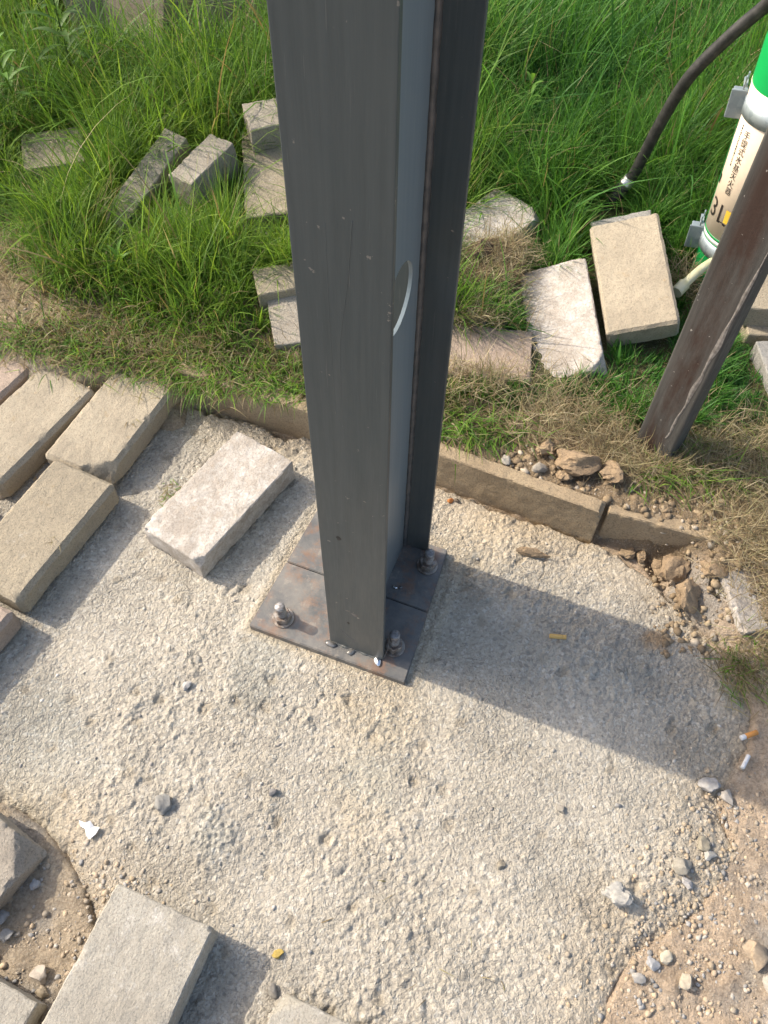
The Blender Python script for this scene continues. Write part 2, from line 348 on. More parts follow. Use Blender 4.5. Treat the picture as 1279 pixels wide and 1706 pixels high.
# zone colours
sand = np.array([.60, .465, .33]); soil = np.array([.30, .225, .14]); turf = np.array([.115, .125, .050]); bed = np.array([.50, .41, .295]); grey = np.array([.38, .36, .32])
w_turf = sstep(.10, .3, d + .05 * fbm(X, Y, 8, 3, 16)); w_turf = w_turf * (1 - .85 * sstep(-.74, -.82, X + .05 * fbm(X, Y, 5, 3, 5)) * sstep(1.9, 1.6, Y))
w_soil = sstep(-.02, .02, d) * np.ones_like(X)
C = np.ones(X.shape + (3,)) * sand
C = C * (1 - sstep(-.2, -.4, X))[..., None] + bed * sstep(-.2, -.4, X)[..., None]
gp = sstep(.1, .5, fbm(X, Y, 12, 4, 17))[..., None] * .75; C = C * (1 - gp) + grey * gp
C = C * (1 - w_soil[..., None]) + soil * w_soil[..., None]
tan = np.maximum(sstep(-.74, -.82, X), sstep(-.4, -.5, X) * sstep(.16, .06, d))[..., None] * sstep(-.12, -.05, d)[..., None]; C = C * (1 - tan) + np.array([.42, .335, .215]) * tan
C = C * (1 - w_turf[..., None]) + turf * w_turf[..., None]
ny, nx = X.shape; idx = np.arange(nx * ny).reshape(ny, nx)
q = np.stack([idx[:-1, :-1], idx[:-1, 1:], idx[1:, 1:], idx[1:, :-1]], -1).reshape(-1, 4)
ground = link('ground', np_mesh('ground', np.stack([X, Y, Z], -1).reshape(-1, 3), q, color=C.reshape(-1, 3)), M['soil'], smooth=True)
tag(ground, 'bare sandy soil and turf bed running out under the grass', 'ground', kind='structure')

# ------------------------------------------------------------------ concrete slab
sx = np.arange(-.80, .69, .0021); sy = np.arange(-.16, 1.25, .0021); X, Y = np.meshgrid(sx, sy)
sd = poly_sd(X, Y, SLAB) + .018 * fbm(X, Y, 18, 4, 31) + .006 * fbm(X, Y, 90, 2, 32)
wx = X + .006 * fbm(X, Y, 60, 3, 33); wy = Y + .006 * fbm(X, Y, 60, 3, 34)
fa, ca = worley(wx, wy, 120, 35); fb, cb = worley(wx, wy, 62, 36); fc, cc = worley(wx, wy, 26, 38)
pl = np.maximum(np.abs(to_uv(X, Y)[0] + .047) - .15, np.abs(to_uv(X, Y)[1] + .004) - .142)
calm = sstep(.0, .05, pl)
rough = (.20 + .50 * sstep(-.35, .40, fbm(X, Y, 5, 4, 39))) * (.25 + .75 * calm)
gr = fbm(wx, wy, 95, 3, 41); flake = fbm(wx, wy, 30, 4, 48); fd, cd = worley(wx, wy, 175, 49)
dome = lambda f_, r_: np.sqrt(np.clip(1 - (f_ / r_) ** 2, 0, 1))
hh = .0034 * fbm(X, Y, 3.5, 3, 40) * calm + rough * (.0015 * gr + .0016 * fbm(X, Y, 210, 2, 42) + .0022 * dome(fd, .62) * (.2 + cd) + .0030 * dome(fa, .60) * np.clip(ca * 1.6 - .5, 0, 1)
      + .0018 * sstep(-.03, .04, flake) + .0014 * sstep(.22, .27, flake) + .0042 * dome(fb, .5) * (cb > .86) + .006 * dome(fc, .36) * (cc > .94) - .007 * sstep(.34, .15, fc) * (cc < .10))
lump = sstep(.06, .01, np.hypot(X + .27, (Y - .30) * .8) + .02 * fbm(X, Y, 30, 3, 43)); hh = hh + lump * .008 * (.4 + fa)
hh = hh - .001 + .004 * sstep(.0, .01, pl) * sstep(.03, .01, pl) * (fbm(X, Y, 40, 3, 44) * .5 + .5)   # mortar lip round the plate
soft = np.maximum(sstep(-.1, .2, X), .72 * sstep(.45, .35, Y)) * sstep(.75, .6, Y)
crack = sstep(.020, .0, np.abs(fbm(wx, wy, 5, 4, 53))) * sstep(.05, .3, fbm(X, Y, 3.3, 3, 54)) * calm
hh = hh - .0035 * crack
hh = hh - .055 * sstep(-.022, .016, sd) * (1 - soft) - soft * (.022 * sstep(-.06, .05, sd + .03 * fbm(X, Y, 14, 3, 50)) + .03 * sstep(-.005, .02, sd))
blue = sstep(.15, .6, fbm(X, Y, 5, 4, 45) + .6 * lump + .25 * sstep(-.25, -.6, X) * sstep(.7, .4, Y))[..., None]
warm = sstep(.1, .7, fbm(X, Y, 3.1, 4, 46) + .5 * sstep(.45, .75, Y) * sstep(-.1, .25, X) + .8 * sstep(.03, .0, np.abs(pl)))[..., None]
pit = (sstep(.38, .1, fc) * (cc < .13))[..., None]
T = np.ones(X.shape + (3,)); T = T * (1 - blue * .9) + T * np.array([.87, .905, .93]) * blue * .9; T = T * (1 - warm * .8) + T * np.array([1.06, 1.0, .90]) * warm * .8
streak = sstep(.035, .0, np.abs(fbm(X * 1.0 + Y * .35, Y * 4 - X * 1.4, 2.2, 4, 51))) * sstep(.1, .35, fbm(X, Y, 4, 3, 52))
T = T + .16 * streak[..., None]
T = T * (1 - pit * .45) + np.array([.6, .55, .47]) * pit * .45
edge = sstep(-.15, .01, sd + .04 * fbm(X, Y, 12, 4, 55))[..., None]; T = T * (1 - edge * .5) + T * np.array([1.0, .88, .73]) * edge * .5
brownpatch = sstep(.035, .015, np.hypot(X - .50, (Y - .655) * 1.3) + .015 * fbm(X, Y, 40, 3, 47))[..., None]; T = T * (1 - brownpatch * .7) + np.array([.95, .68, .42]) * brownpatch * .7
ny, nx = X.shape; idx = np.arange(nx * ny).reshape(ny, nx); keep = (sd[:-1, :-1] < .02)
q = np.stack([idx[:-1, :-1], idx[:-1, 1:], idx[1:, 1:], idx[1:, :-1]], -1)[keep]
used = np.zeros(nx * ny, bool); used[q.ravel()] = True; remap = np.cumsum(used) - 1
slab_z = hh
slab = link('concrete_slab', np_mesh('concrete_slab', np.stack([X, Y, hh], -1).reshape(-1, 3)[used], remap[q], color=T.reshape(-1, 3)[used]), M['slab'], smooth=True)
tag(slab, 'rough pale cement slab round the foot of the steel column', 'slab', kind='structure')
def slabz(x, y):
    i = int(np.clip(round((x + .80) / .0021), 0, nx - 1)); j = int(np.clip(round((y + .16) / .0021), 0, ny - 1)); return max(float(slab_z[j, i]), gzf(x, y) + .003)

# ------------------------------------------------------------------ paving blocks
BLOCKS = []                                                # for keeping grass roots out
def block_mesh(dims, seed, res=.006, chips=.5, chamfer=.0022, corner_cuts=()):
    L, W, T = dims; nx_, ny_, nz_ = [max(4, int(round(a / res))) for a in dims]; bm = bmesh.new()
    P = {}
    def gl(i, n, D):                                       # grid line: first and last steps are the chamfer width
        if n < 4: return -D / 2 + D * i / n
        if i == 0: return -D / 2
        if i == n: return D / 2
        return -D / 2 + chamfer + (D - 2 * chamfer) * (i - 1) / (n - 2)
    def vert(i, j, k):
        key = (i, j, k)
        if key not in P: P[key] = bm.verts.new((gl(i, nx_, L), gl(j, ny_, W), gl(k, nz_, T)))
        return P[key]
    for k in (0, nz_):
        for i in range(nx_):
            for j in range(ny_): bm.faces.new((vert(i, j, k), vert(i + 1, j, k), vert(i + 1, j + 1, k), vert(i, j + 1, k)))
    for j in (0, ny_):
        for i in range(nx_):
            for k in range(nz_): bm.faces.new((vert(i, j, k), vert(i + 1, j, k), vert(i + 1, j, k + 1), vert(i, j, k + 1)))
    for i in (0, nx_):
        for j in range(ny_):
            for k in range(nz_): bm.faces.new((vert(i, j, k), vert(i, j + 1, k), vert(i, j + 1, k + 1), vert(i, j, k + 1)))
    me = bm_mesh(bm, 'block'); n = len(me.vertices); co = np.empty(n * 3, np.float32); me.vertices.foreach_get('co', co); co = co.reshape(-1, 3).astype(float)
    h = np.array([L, W, T]) / 2
    s = seed * 7.13
    # round / chip the edges: pull vertices inside a rounded box whose radius wanders
    x, y, z = co.T
    u_ = x * 1.0 + z * .7 + s; v_ = y * 1.0 - z * .6 + s * .3
    rad = chamfer + chips * (.030 * np.clip(fbm(u_, v_, 26, 4, seed + 5) - .36, 0, 1) + .010 * np.clip(fbm(u_, v_, 80, 3, seed + 9) - .22, 0, 1))
    rad = np.clip(rad, .0015, min(h) * .7)[:, None]
    a = np.abs(co); inner = h - rad; over = np.maximum(a - inner, 0); l = over.sum(axis=1, keepdims=True)
    scale = np.where(l > rad, rad / np.maximum(l, 1e-9), 1)
    a2 = np.where(a > inner, inner + over * scale, a)
    co = np.sign(co) * a2
    for (cxs, cys, czs, cut) in corner_cuts:               # knocked-off corners
        nrm = np.array([cxs, cys, czs], float); nrm /= np.linalg.norm(nrm); lim = (h * np.abs(nrm)).sum() - cut
        dd = co @ nrm + .004 * fbm(co[:, 0] + s, co[:, 1] + co[:, 2], 60, 3, seed + 3); ex = np.maximum(dd - lim, 0)[:, None]; co = co - nrm * ex
    nz = .0011 * fbm(co[:, 0] + s, co[:, 1] + co[:, 2] * 1.3, 45, 3, seed + 2) + .0007 * fbm(co[:, 0] - s, co[:, 1] + co[:, 2], 150, 2, seed + 4)
    co = co + np.sign(co) * (np.abs(co) / h > .8) * nz[:, None]
    me.vertices.foreach_set('co', co.astype(np.float32).ravel()); me.update(); return me
def block_at(name, dims, centre, xdir, updir, mat, seed, label=None, group=None, parent=None, res=.006, chips=.5, cuts=(), cat='paving block', chamfer=.0022):
    xd = Vector(xdir).normalized(); upv = Vector(updir); upv = (upv - xd * upv.dot(xd)).normalized(); yd = upv.cross(xd)
    o = link(name, block_mesh(dims, seed, res, chips, chamfer, cuts), M[mat], parent, smooth=True, sharp=28)
    o.matrix_world = Matrix(((xd.x, yd.x, upv.x, centre[0]), (xd.y, yd.y, upv.y, centre[1]), (xd.z, yd.z, upv.z, centre[2]), (0, 0, 0, 1)))
    if label: tag(o, label, cat, group)
    Lh, Wh, Th = [a / 2 for a in dims]
    pts = [tuple((Vector(centre) + xd * a * Lh + yd * b * Wh + upv * c_ * Th)[:]) for a in (-1, 1) for b in (-1, 1) for c_ in (-1, 1)]
    BLOCKS.append(pts); return o
L0, W0, T0 = .288, .147, .058
def flat(name, cx_, cy_, ztop, ang, mat, seed, label=None, group=None, dims=(L0, W0, T0), tilt=(0, 0), **k):
    a = R(ang); xd = (math.cos(a), math.sin(a), tilt[0]); yd = Vector((-math.sin(a), math.cos(a), tilt[1])); upv = Vector(xd).cross(yd)
    return block_at(name, dims, (cx_, cy_, ztop - dims[2] / 2), xd, upv, mat, seed, label, group, **k)

paving = empty('paving', (-.68, .95, 0)); tag(paving, 'lifted run of tan chamfered paving blocks along the left edge', 'paving', kind='structure')
bpy.context.view_layer.update()
def pav(cx_, cy_, zt, ang, mat, seed, **k):
    o = flat('paver', cx_, cy_, zt, ang, mat, seed, chamfer=k.pop('chamfer', .0085), **k); mw = o.matrix_world.copy(); o.parent = paving; o.matrix_parent_inverse = Matrix.Translation(paving.location).inverted(); o.matrix_world = mw; return o
pav(-.650, .833, .062, 64.5, 'paver_tan', 11, res=.005, chips=.35, tilt=(.0, .004))
pav(-.559, 1.104, .060, 67.3, 'paver', 12, res=.005, chips=.8, cuts=((-1, -.7, .9, .034), (-.5, -1, -1.2, .02)))
pav(-.745, 1.085, .058, 61.5, 'paver', 13, res=.007, chips=.4)
pav(-.890, 1.150, .056, 61.5, 'paver_pink', 14, res=.009, chips=.6)
pav(-.778, .560, .058, 63.0, 'paver_pink', 15, res=.008, chips=.8)
pav(-.905, .800, .058, 62.0, 'paver', 16, res=.012)
pav(-1.02, .90, .056, 62.0, 'paver_pink', 17, res=.015)

# loose blocks
flat('paving_block', -.319, .925 - .008, .058, 57.0, 'paver_white', 21, 'pale limed paving block lying alone on the cement beside the steel base plate', res=.0045, chips=.9, dims=(.283, .143, .056), cuts=((-1, -1, 1, .012),), tilt=(.0, -.01))
block_at('paving_block', (L0, .158, .062), (-.356, .052, .040), (.36, .93, .02), (0, 0, 1), 'paver_stain', 22, 'large grey paving block at the bottom left corner of the slab', res=.005, chips=.7)
block_at('paving_block', (.20, .15, .05), (-.065, -.022, .012), (.93, -.36, .05), (-.05, .0, 1), 'paver_stain', 23, 'chalky pale block end showing at the bottom middle edge', res=.005, chips=1.2, cuts=((-1, 1, 1, .02),))
block_at('paving_block', (.15, .12, .05), (-.605, .235, .018), (.55, .83, .1), (.1, 0, 1), 'paver_old', 24, 'dark broken block half sunk at the left edge above bare earth', res=.005, chips=1.3, cuts=((1, -1, 1, .03),))
block_at('paving_block', (.18, .13, .05), (-.560, .005, .024), (.4, .92, 0), (0, 0, 1), 'paver_stain', 25, 'grey block corner in the very bottom left of the picture', res=.006, chips=.8)

G1 = None
block_at('paving_block', (L0, .147, .058), (.380, 1.349, .098), (-.07, .9835, .165), (-.36, -.18, .91), 'paver_white', 31, 'whitish paving block leaning in the grass, left of a smooth tan one', res=.005, chips=1.0, cuts=((-1, -1, 1, .02),))
block_at('paving_block', (L0, .147, .058), (.527, 1.424, .165), (-.05, .982, .18), (-.28, -.19, .94), 'paver', 32, 'smooth tan paving block propped up beside the whitish one', res=.005, chips=.35, chamfer=.006)
block_at('paving_block', (L0, .135, .058), (.541, 1.494, .120), (-.05, .982, .18), (-.28, -.19, .94), 'paver_grey', 33, 'grey block under the far end of the propped tan block', res=.009)
block_at('paving_block', (.20, .140, .058), (.236, 1.632, .122), (.707, .72, .06), (-.1, -.1, 1), 'paver_white', 34, 'pale block end poking out over the root clump right of the column', res=.006, chips=.9, cuts=((1, -1, 1, .018),))
block_at('paving_block', (L0, .147, .058), (.160, 1.262, .080), (.96, -.1, .0), (0, 0, 1), 'paver_pink', 35, 'pinkish block half buried under dry grass behind the kerb', res=.007, chips=.9)
block_at('paving_block', (.22, .147, .055), (.245, 1.42, .072), (.8, .6, .0), (0, -.1, 1), 'paver_grey', 36, 'grey block sunk deep in green grass left of the whitish one', res=.009)
# left of the column
xd = Vector((.121, .185, .085)).normalized()
block_at('paving_block', (.285, .066, .147), (-.585, 1.775, .088), xd, (-.15, -.45, 1), 'paver_old', 41, 'weathered block standing on edge, leftmost of the leaning pair', res=.006, chips=.6)
block_at('paving_block', (.16, .072, .15), (-.440, 1.775, .128), (.12, .19, .03), (-.1, -.1, 1), 'paver_old', 42, 'shorter weathered block on edge, right of the leaning pair', res=.006, chips=.8)
block_at('paving_block', (.28, .155, .058), (-.278, 1.80, .130), (-.12, .97, .16), (-.1, -.15, 1), 'paver_tan', 43, 'sunlit tan block lying under another behind the column', res=.006, chips=.5)
block_at('paving_block', (.285, .10, .066), (-.215, 1.935, .205), (.94, .30, .02), (0, -.1, 1), 'paver_old', 44, 'weathered block stacked on top of the sunlit tan one', res=.006, chips=.6)
block_at('paving_block', (.27, .085, .085), (-.160, 1.452, .108), (.95, .26, .03), (-.05, -.05, 1), 'paver_tan', 45, 'tan block corner jutting from long grass at the column\'s left edge', res=.007, chips=.8)
block_at('paving_block', (.25, .14, .058), (-.13, 1.355, .092), (.95, .2, .02), (0, -.1, 1), 'paver_old', 46, 'lower weathered block under the jutting corner beside the column', res=.008, chips=.6)
block_at('paving_block', (L0, .147, .058), (-.43, 1.66, .074), (.96, .15, .0), (0, -.05, 1), 'paver_grey', 47, 'grey block sunk in the grass in front of the leaning pair', res=.01)
block_at('paving_block', (.15, .13, .055), (-.845, 1.895, .112), (.95, .25, .02), (0, -.12, 1), 'paver_tan', 48, 'lone tan block sunk in grass far out on the left', res=.008, chips=1.0)
# right edge and far rubble
block_at('paving_block', (L0, .147, .058), (.905, 1.395, .155), (.97, -.1, .02), (0, -.1, 1), 'paver_tan', 51, 'upper of two stacked tan blocks at the right edge behind the post', res=.008)
block_at('paving_block', (L0, .147, .058), (.915, 1.375, .094), (.97, -.06, .0), (0, 0, 1), 'paver_tan', 52, 'lower of two stacked tan blocks at the right edge behind the post', res=.008)
block_at('paving_block', (.25, .147, .058), (.905, 1.225, .098), (.95, .1, .02), (0, -.1, 1), 'paver_grey', 53, 'grey block in the grass at the right edge, below the stacked pair', res=.009)
far_labels = ['far tan rubble block at the top edge, leftmost of the row', 'far pink rubble block, second from the left in the top row', 'far tan rubble block, third from the left in the top row', 'far pink rubble block, rightmost of the row at the top']
for i, (x, y, a, m) in enumerate([(-.84, 2.55, 15, 'paver_pink'), (-.71, 2.50, -25, 'paver_pink'), (-.58, 2.54, 40, 'paver_tan'), (-.46, 2.52, 5, 'paver_pink')]):
    flat('rubble_block', x, y, gzf(x, y) + .150 + .02 * (i % 2), a, m, 60 + i, far_labels[i], 'rubble along the far side of the grass', res=.012, tilt=(.15 * (-1) ** i, -.2), dims=(.20, .12, .16))

# ------------------------------------------------------------------ kerb
kerb = empty('kerb', (0, 1.03, 0)); tag(kerb, 'thin tan concrete kerb edging between slab and grass', 'kerb', kind='structure'); bpy.context.view_layer.update()
ka = math.atan(KS); kd = Vector((math.cos(ka), math.sin(ka), 0)); kn = Vector((-math.sin(ka), math.cos(ka), 0))
def kerb_stone(s0, s1, off, ztop, seed, thick=.036, hgt=.13, turn=0, mat='kerb', chips=1.0):
    d = Matrix.Rotation(turn, 3, 'Z') @ kd; p = Vector((KA[0], KA[1], 0)) + kd * ((s0 + s1) / 2) + kn * (off + thick / 2)
    o = block_at('kerb_stone', (s1 - s0, thick, hgt), (p.x, p.y, ztop - hgt / 2), d, (0, 0, 1), mat, seed, res=.006, chips=chips)
    mw = o.matrix_world.copy(); o.parent = kerb; o.matrix_parent_inverse = Matrix.Translation(kerb.location).inverted(); o.matrix_world = mw
kerb_stone(-.30, .115, .0, .090, 71, turn=.02); kerb_stone(.119, .615, .0, .094, 72, turn=-.02, thick=.030); kerb_stone(.622, .83, .016, .086, 73, turn=.08)
block_at('kerb_fragment', (.115, .05, .07), (.650, .715, .022), (-.25, .93, .22), (.05, -.1, 1), 'paver_white', 74, 'pale broken kerb end sticking out of the soil at the right', cat='kerb stone', res=.004, chips=1.2)

# ------------------------------------------------------------------ steel column
col = empty('steel_column', (CC[0], CC[1], 0), R(-20)); tag(col, 'dark grey painted steel I-beam column bolted to the slab', 'column')
FW, FD, FT, WT, Z0, Z1 = .0505, .1235, .008, .0048, .0155, 3.2
def part(name, fn, mat, parent, bev=0, seg=2, smooth=False):
    bm = bmesh.new(); fn(bm)
    if bev: bevel(bm, bev, seg)
    return link(name, bm_mesh(bm, name), M[mat], parent, smooth)
part('flange', lambda b: add_box(b, (-FW, -FD, Z0), (FW, -FD + FT, Z1)), 'steel', col, .0012)
part('flange', lambda b: add_box(b, (-FW, FD - FT, Z0), (FW, FD, Z1)), 'steel', col, .0012)
def web(b):                                                # plate with a round cut-out
    v0, v1 = -FD + FT - .001, FD - FT + .001; hc, hz, hr, hs = .036, .700, .047, .075
    zs = [Z0, hz - hs, hz + hs, Z1]
    def quad(a0, a1, c0, c1):
        for s in (-1, 1):
            vs = [b.verts.new((s * WT / 2, p, q_)) for p, q_ in ((a0, c0), (a1, c0), (a1, c1), (a0, c1))]; b.faces.new(vs if s > 0 else vs[::-1])
    quad(v0, v1, zs[0], zs[1]); quad(v0, v1, zs[2], zs[3]); quad(v0, hc - hs, zs[1], zs[2]); quad(hc + hs, v1, zs[1], zs[2])
    n = 48; ci = {}; sq = {}
    for s in (-1, 1):
        ring = []; out = []
        for i in range(n):
            a = 2 * math.pi * i / n; ca_, sa = math.cos(a), math.sin(a); m = hs / max(abs(ca_), abs(sa))
            ring.append(b.verts.new((s * WT / 2, hc + hr * ca_, hz + hr * sa))); out.append(b.verts.new((s * WT / 2, hc + m * ca_, hz + m * sa)))
        for i in range(n):
            f = (ring[i], out[i], out[(i + 1) % n], ring[(i + 1) % n]); b.faces.new(f if s > 0 else f[::-1])
        ci[s] = ring
    for i in range(n): b.faces.new((ci[-1][i], ci[1][i], ci[1][(i + 1) % n], ci[-1][(i + 1) % n]))
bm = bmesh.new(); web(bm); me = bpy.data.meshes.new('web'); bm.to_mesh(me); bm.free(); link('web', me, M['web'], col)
def seam(bm, sx_, vy, dirv, z0, z1):                        # fillet weld, slightly lumpy
    n = 260; prev = None
    for i in range(n + 1):
        z = z0 + (z1 - z0) * i / n; r = .0068 + .0005 * math.sin(i * .9) + random.uniform(-.0003, .0003)
        ring = [bm.verts.new(p) for p in ((sx_ * WT / 2, vy, z), (sx_ * (WT / 2 + r), vy, z), (sx_ * (WT / 2 + r * .55), vy + dirv * r * .55, z), (sx_ * WT / 2, vy + dirv * r, z))]
        if prev:
            for k in range(4): bm.faces.new((prev[k], prev[(k + 1) % 4], ring[(k + 1) % 4], ring[k]))
        prev = ring
for sx_ in (1, -1):
    part('weld_seam', lambda b: seam(b, sx_, FD - FT - .0002, -1, Z0, 1.7), 'seam', col, smooth=True)
    part('weld_seam', lambda b: seam(b, sx_, -FD + FT + .0002, 1, Z0, 1.7), 'steel', col, smooth=True)
# base plate in two pieces
def plate_piece(name, pts, z1):
    bm = bmesh.new(); prism(bm, pts, -.012, z1); bmesh.ops.bevel(bm, geom=bm.edges[:], offset=.0015, segments=2, affect='EDGES'); return link(name, bm_mesh(bm, name), M['plate'], col)
plate_piece('base_plate', [(-.199, -.148), (.101, -.148), (.0935, -.0065), (-.1915, -.0035)], .0150)
plate_piece('base_plate', [(-.1913, -.0015), (.0925, -.0048), (.085, .134), (-.184, .134)], .0142)
def bolt(u, v, hgt, lean, burr):
    b = empty('anchor_bolt', (u, v, .015)); b.parent = col; b.rotation_euler = lean
    def shaft(bm):
        prof = [(.0085, -.012)]; z = 0
        while z < hgt - .003: prof += [(.0093, z), (.0081, z + .0011)]; z += .0022
        prof += [(.0088, hgt - .002), (.0072, hgt)]; lathe(bm, prof, 20)
    part('threaded_rod', shaft, 'bolt', b)
    part('rod_end', lambda bm: lathe(bm, [(.0076, hgt - .006), (.0095, hgt - .005), (.0094, hgt - .001), (.0070, hgt + .0012)], 16), 'bolt_top', b, smooth=True)
    def nut(bm):
        lathe(bm, [(.0150, .0036), (.0165, .0052), (.0165, .0160), (.0150, .0178)], 6)
    part('nut', nut, 'bolt', b)
    part('washer', lambda bm: lathe(bm, [(.0195, -.001), (.0200, .0005), (.0200, .0030), (.0195, .0036)], 28), 'bolt', b)
bolt(-.147, -.113, .052, (.05, -.04, .3), 1); bolt(.060, -.093, .050, (-.02, .03, .8), 1); bolt(.060, .086, .050, (.0, .06, .1), 1); bolt(-.135, .092, .050, (0, 0, .5), 1)
def blob(r, seed, sq_=.6, amp=.25, sub=2):
    bm = bmesh.new(); bmesh.ops.create_icosphere(bm, subdivisions=sub, radius=1)
    co = np.array([v.co[:] for v in bm.verts]); n = fbm(co[:, 0] + seed * 3.1 + co[:, 2] * .7, co[:, 1] + co[:, 2] * 1.3 + seed, 1.3, 3, seed)
    for v, k in zip(bm.verts, n): v.co = v.co * (r * (1 + amp * k)); v.co.z *= sq_
    return bm
for i, (u, v, r, m) in enumerate([(-.047, -.1285, .0085, 'weld'), (-.007, -.1285, .007, 'weld'), (.043, -.1285, .0085, 'spatter'), (.02, .02, .004, 'spatter'), (.03, .024, .003, 'weld')]):
    bm = blob(r, 80 + i, .55, .5); o = link('weld_bead', bm_mesh(bm, 'weld_bead'), M[m], col, smooth=True); o.location = (u, v, .0165); o.rotation_euler = (0, 0, i); o.scale = (1.3, .8, .8)
def bead_line(b):
    n = 60; prev = None
    for i in range(n + 1):
        x = -.046 + .092 * i / n; r = .0034 + .0008 * math.sin(i * .5) + random.uniform(-.0004, .0004)
        ring = [b.verts.new(p) for p in ((x, -FD + .0005, .0140), (x, -FD - r, .0140), (x, -FD - r * .6, .0150 + r * .5), (x, -FD + .0005, .0150 + r))]
        if prev:
            for k in range(4): b.faces.new((prev[k], prev[(k + 1) % 4], ring[(k + 1) % 4], ring[k]))
        prev = ring
part('base_weld', bead_line, 'steel', col, smooth=True)
# paint chips, scratches and a paint run on the front flange (thin raised marks)
def mark(bm, cx_, cz_, w, h_, seed):
    r = random.Random(seed); n = 11
    vs = [bm.verts.new((cx_ + w * math.cos(2 * math.pi * k / n) * r.uniform(.5, 1.1), -FD - .0003, cz_ + h_ * math.sin(2 * math.pi * k / n) * r.uniform(.5, 1.1))) for k in range(n)]; bm.faces.new(vs)
for i, (u, z, w, h_, m) in enumerate([(.0, .157, .007, .005, 'scrape'), (-.012, .163, .006, .002, 'scrape'), (.006, .150, .003, .003, 'weld'), (-.012, .118, .003, .005, 'ink'), (-.020, .385, .006, .006, 'rubber')]):
    part('paint_chip', lambda b: mark(b, u, z, w, h_, i), m, col)
link('paint_run', tube_mesh('paint_run', [(.012, -FD + .0002, .93), (.006, -FD + .0002, .86), (-.004, -FD + .0002, .78), (-.006, -FD + .0002, .70), (-.006, -FD + .0002, .64)], lambda s: .0006 * (1 - .5 * s), 6, 10), M['steel'], col, smooth=True)
link('paint_run', tube_mesh('paint_run', [(-.014, -FD + .0002, .92), (-.015, -FD + .0002, .80), (-.014, -FD + .0002, .66)], .0004, 6, 10), M['steel'], col, smooth=True)
link('scratch', tube_mesh('scratch', [(-.028, -FD, .078), (-.012, -FD, .062), (.0, -FD, .050)], .0006, 5, 6), M['scrape'], col)
link('wire', tube_mesh('wire', [(.052, -FD + .002, .022), (.056, -FD + .012, .05), (.054, -FD + .02, .075)], .0006, 6, 8), M['scrape'], col)

# ------------------------------------------------------------------ rusty post
PX, PY = .538, 1.032; post = empty('steel_post', (PX, PY, 0), R(-43)); tag(post, 'rusty brown square steel post standing in the grass', 'post')
def post_body(b):
    w, dp, r = .038, .026, .0045; pts = []
    for cx_, cy_, a0 in ((w - r, dp - r, 0), (-w + r, dp - r, 90), (-w + r, -dp + r, 180), (w - r, -dp + r, 270)):
        for k in range(5): a = R(a0 + k * 22.5); pts.append((cx_ + r * math.cos(a), cy_ + r * math.sin(a)))
    prism(b, pts, 0, 1.5)
part('tube', post_body, 'post', post)
def scale_strip(b):
    r = random.Random(3); n = 46; prev = None
    for i in range(n + 1):
        s = i / n; z = .15 + .46 * s; u = .016 + .0205 * s ** .8 + r.uniform(-.0006, .0006) * (1 - s) + .0016 * math.sin(i * .8) * (1 - s); w = .0042 * math.sin(math.pi * min(1, .12 + s * .8)) * (.8 + .3 * math.sin(i * .55)) + r.uniform(0, .0004)
        ring = [b.verts.new((u - w, -.0264, z)), b.verts.new((u, -.0270, z)), b.verts.new((u + w, -.0264, z))]
        if prev:
            for k in range(2): b.faces.new((prev[k], prev[k + 1], ring[k + 1], ring[k]))
        prev = ring
part('worn_strip', scale_strip, 'scrape', post)

# ------------------------------------------------------------------ fire extinguisher
EX, EY, ER = .771, 1.527, .077; ez = gzf(EX, EY) - .002
fac = Vector((-EX, -EY, 0)).normalized(); lft = Vector((fac.y, -fac.x, 0)); lft = lft if lft.dot(Vector((-1, 0, 0))) > 0 else -lft
ext = empty('fire_extinguisher', (EX, EY, ez)); tag(ext, 'green and cream water fire extinguisher standing behind the rusty post', 'fire extinguisher')
from mathutils import Quaternion
LEAN = Quaternion(Vector((0, 0, 1)).cross(lft), R(3.2)); ext.rotation_mode = 'QUATERNION'; ext.rotation_quaternion = LEAN
def ext_local(p): return LEAN.inverted() @ (Vector(p) - Vector((EX, EY, ez)))
part('cylinder', lambda b: lathe(b, [(.058, 0), (.070, .003), (ER, .014), (ER, .53), (.074, .555), (.062, .582), (.040, .602), (.020, .610)], 48), 'green', ext, smooth=True)
def band(z0, z1, r): return lambda b: lathe(b, [(r - .003, z0), (r, z0 + .0003), (r, z1 - .0003), (r - .003, z1)], 64, cap=False)
lab = part('label_band', band(.136, .455, ER + .0006), 'cream', ext, smooth=True)
part('white_band', band(.127, .1359, ER + .0008), 'white', ext, smooth=True); part('green_line', band(.1365, .143, ER + .0011), 'dgreen', ext, smooth=True)
part('neck', lambda b: lathe(b, [(.018, .604), (.021, .607), (.021, .629), (.017, .632)], 20), 'ferrule', ext, smooth=True)
def valve(b):
    add_box(b, (-.016, -.016, .630), (.016, .016, .666)); add_box(b, (.014, -.009, .658), (.105, .009, .666)); add_box(b, (.012, -.008, .639), (.090, .008, .646))
part('valve_handle', valve, 'rubber', ext, .002)
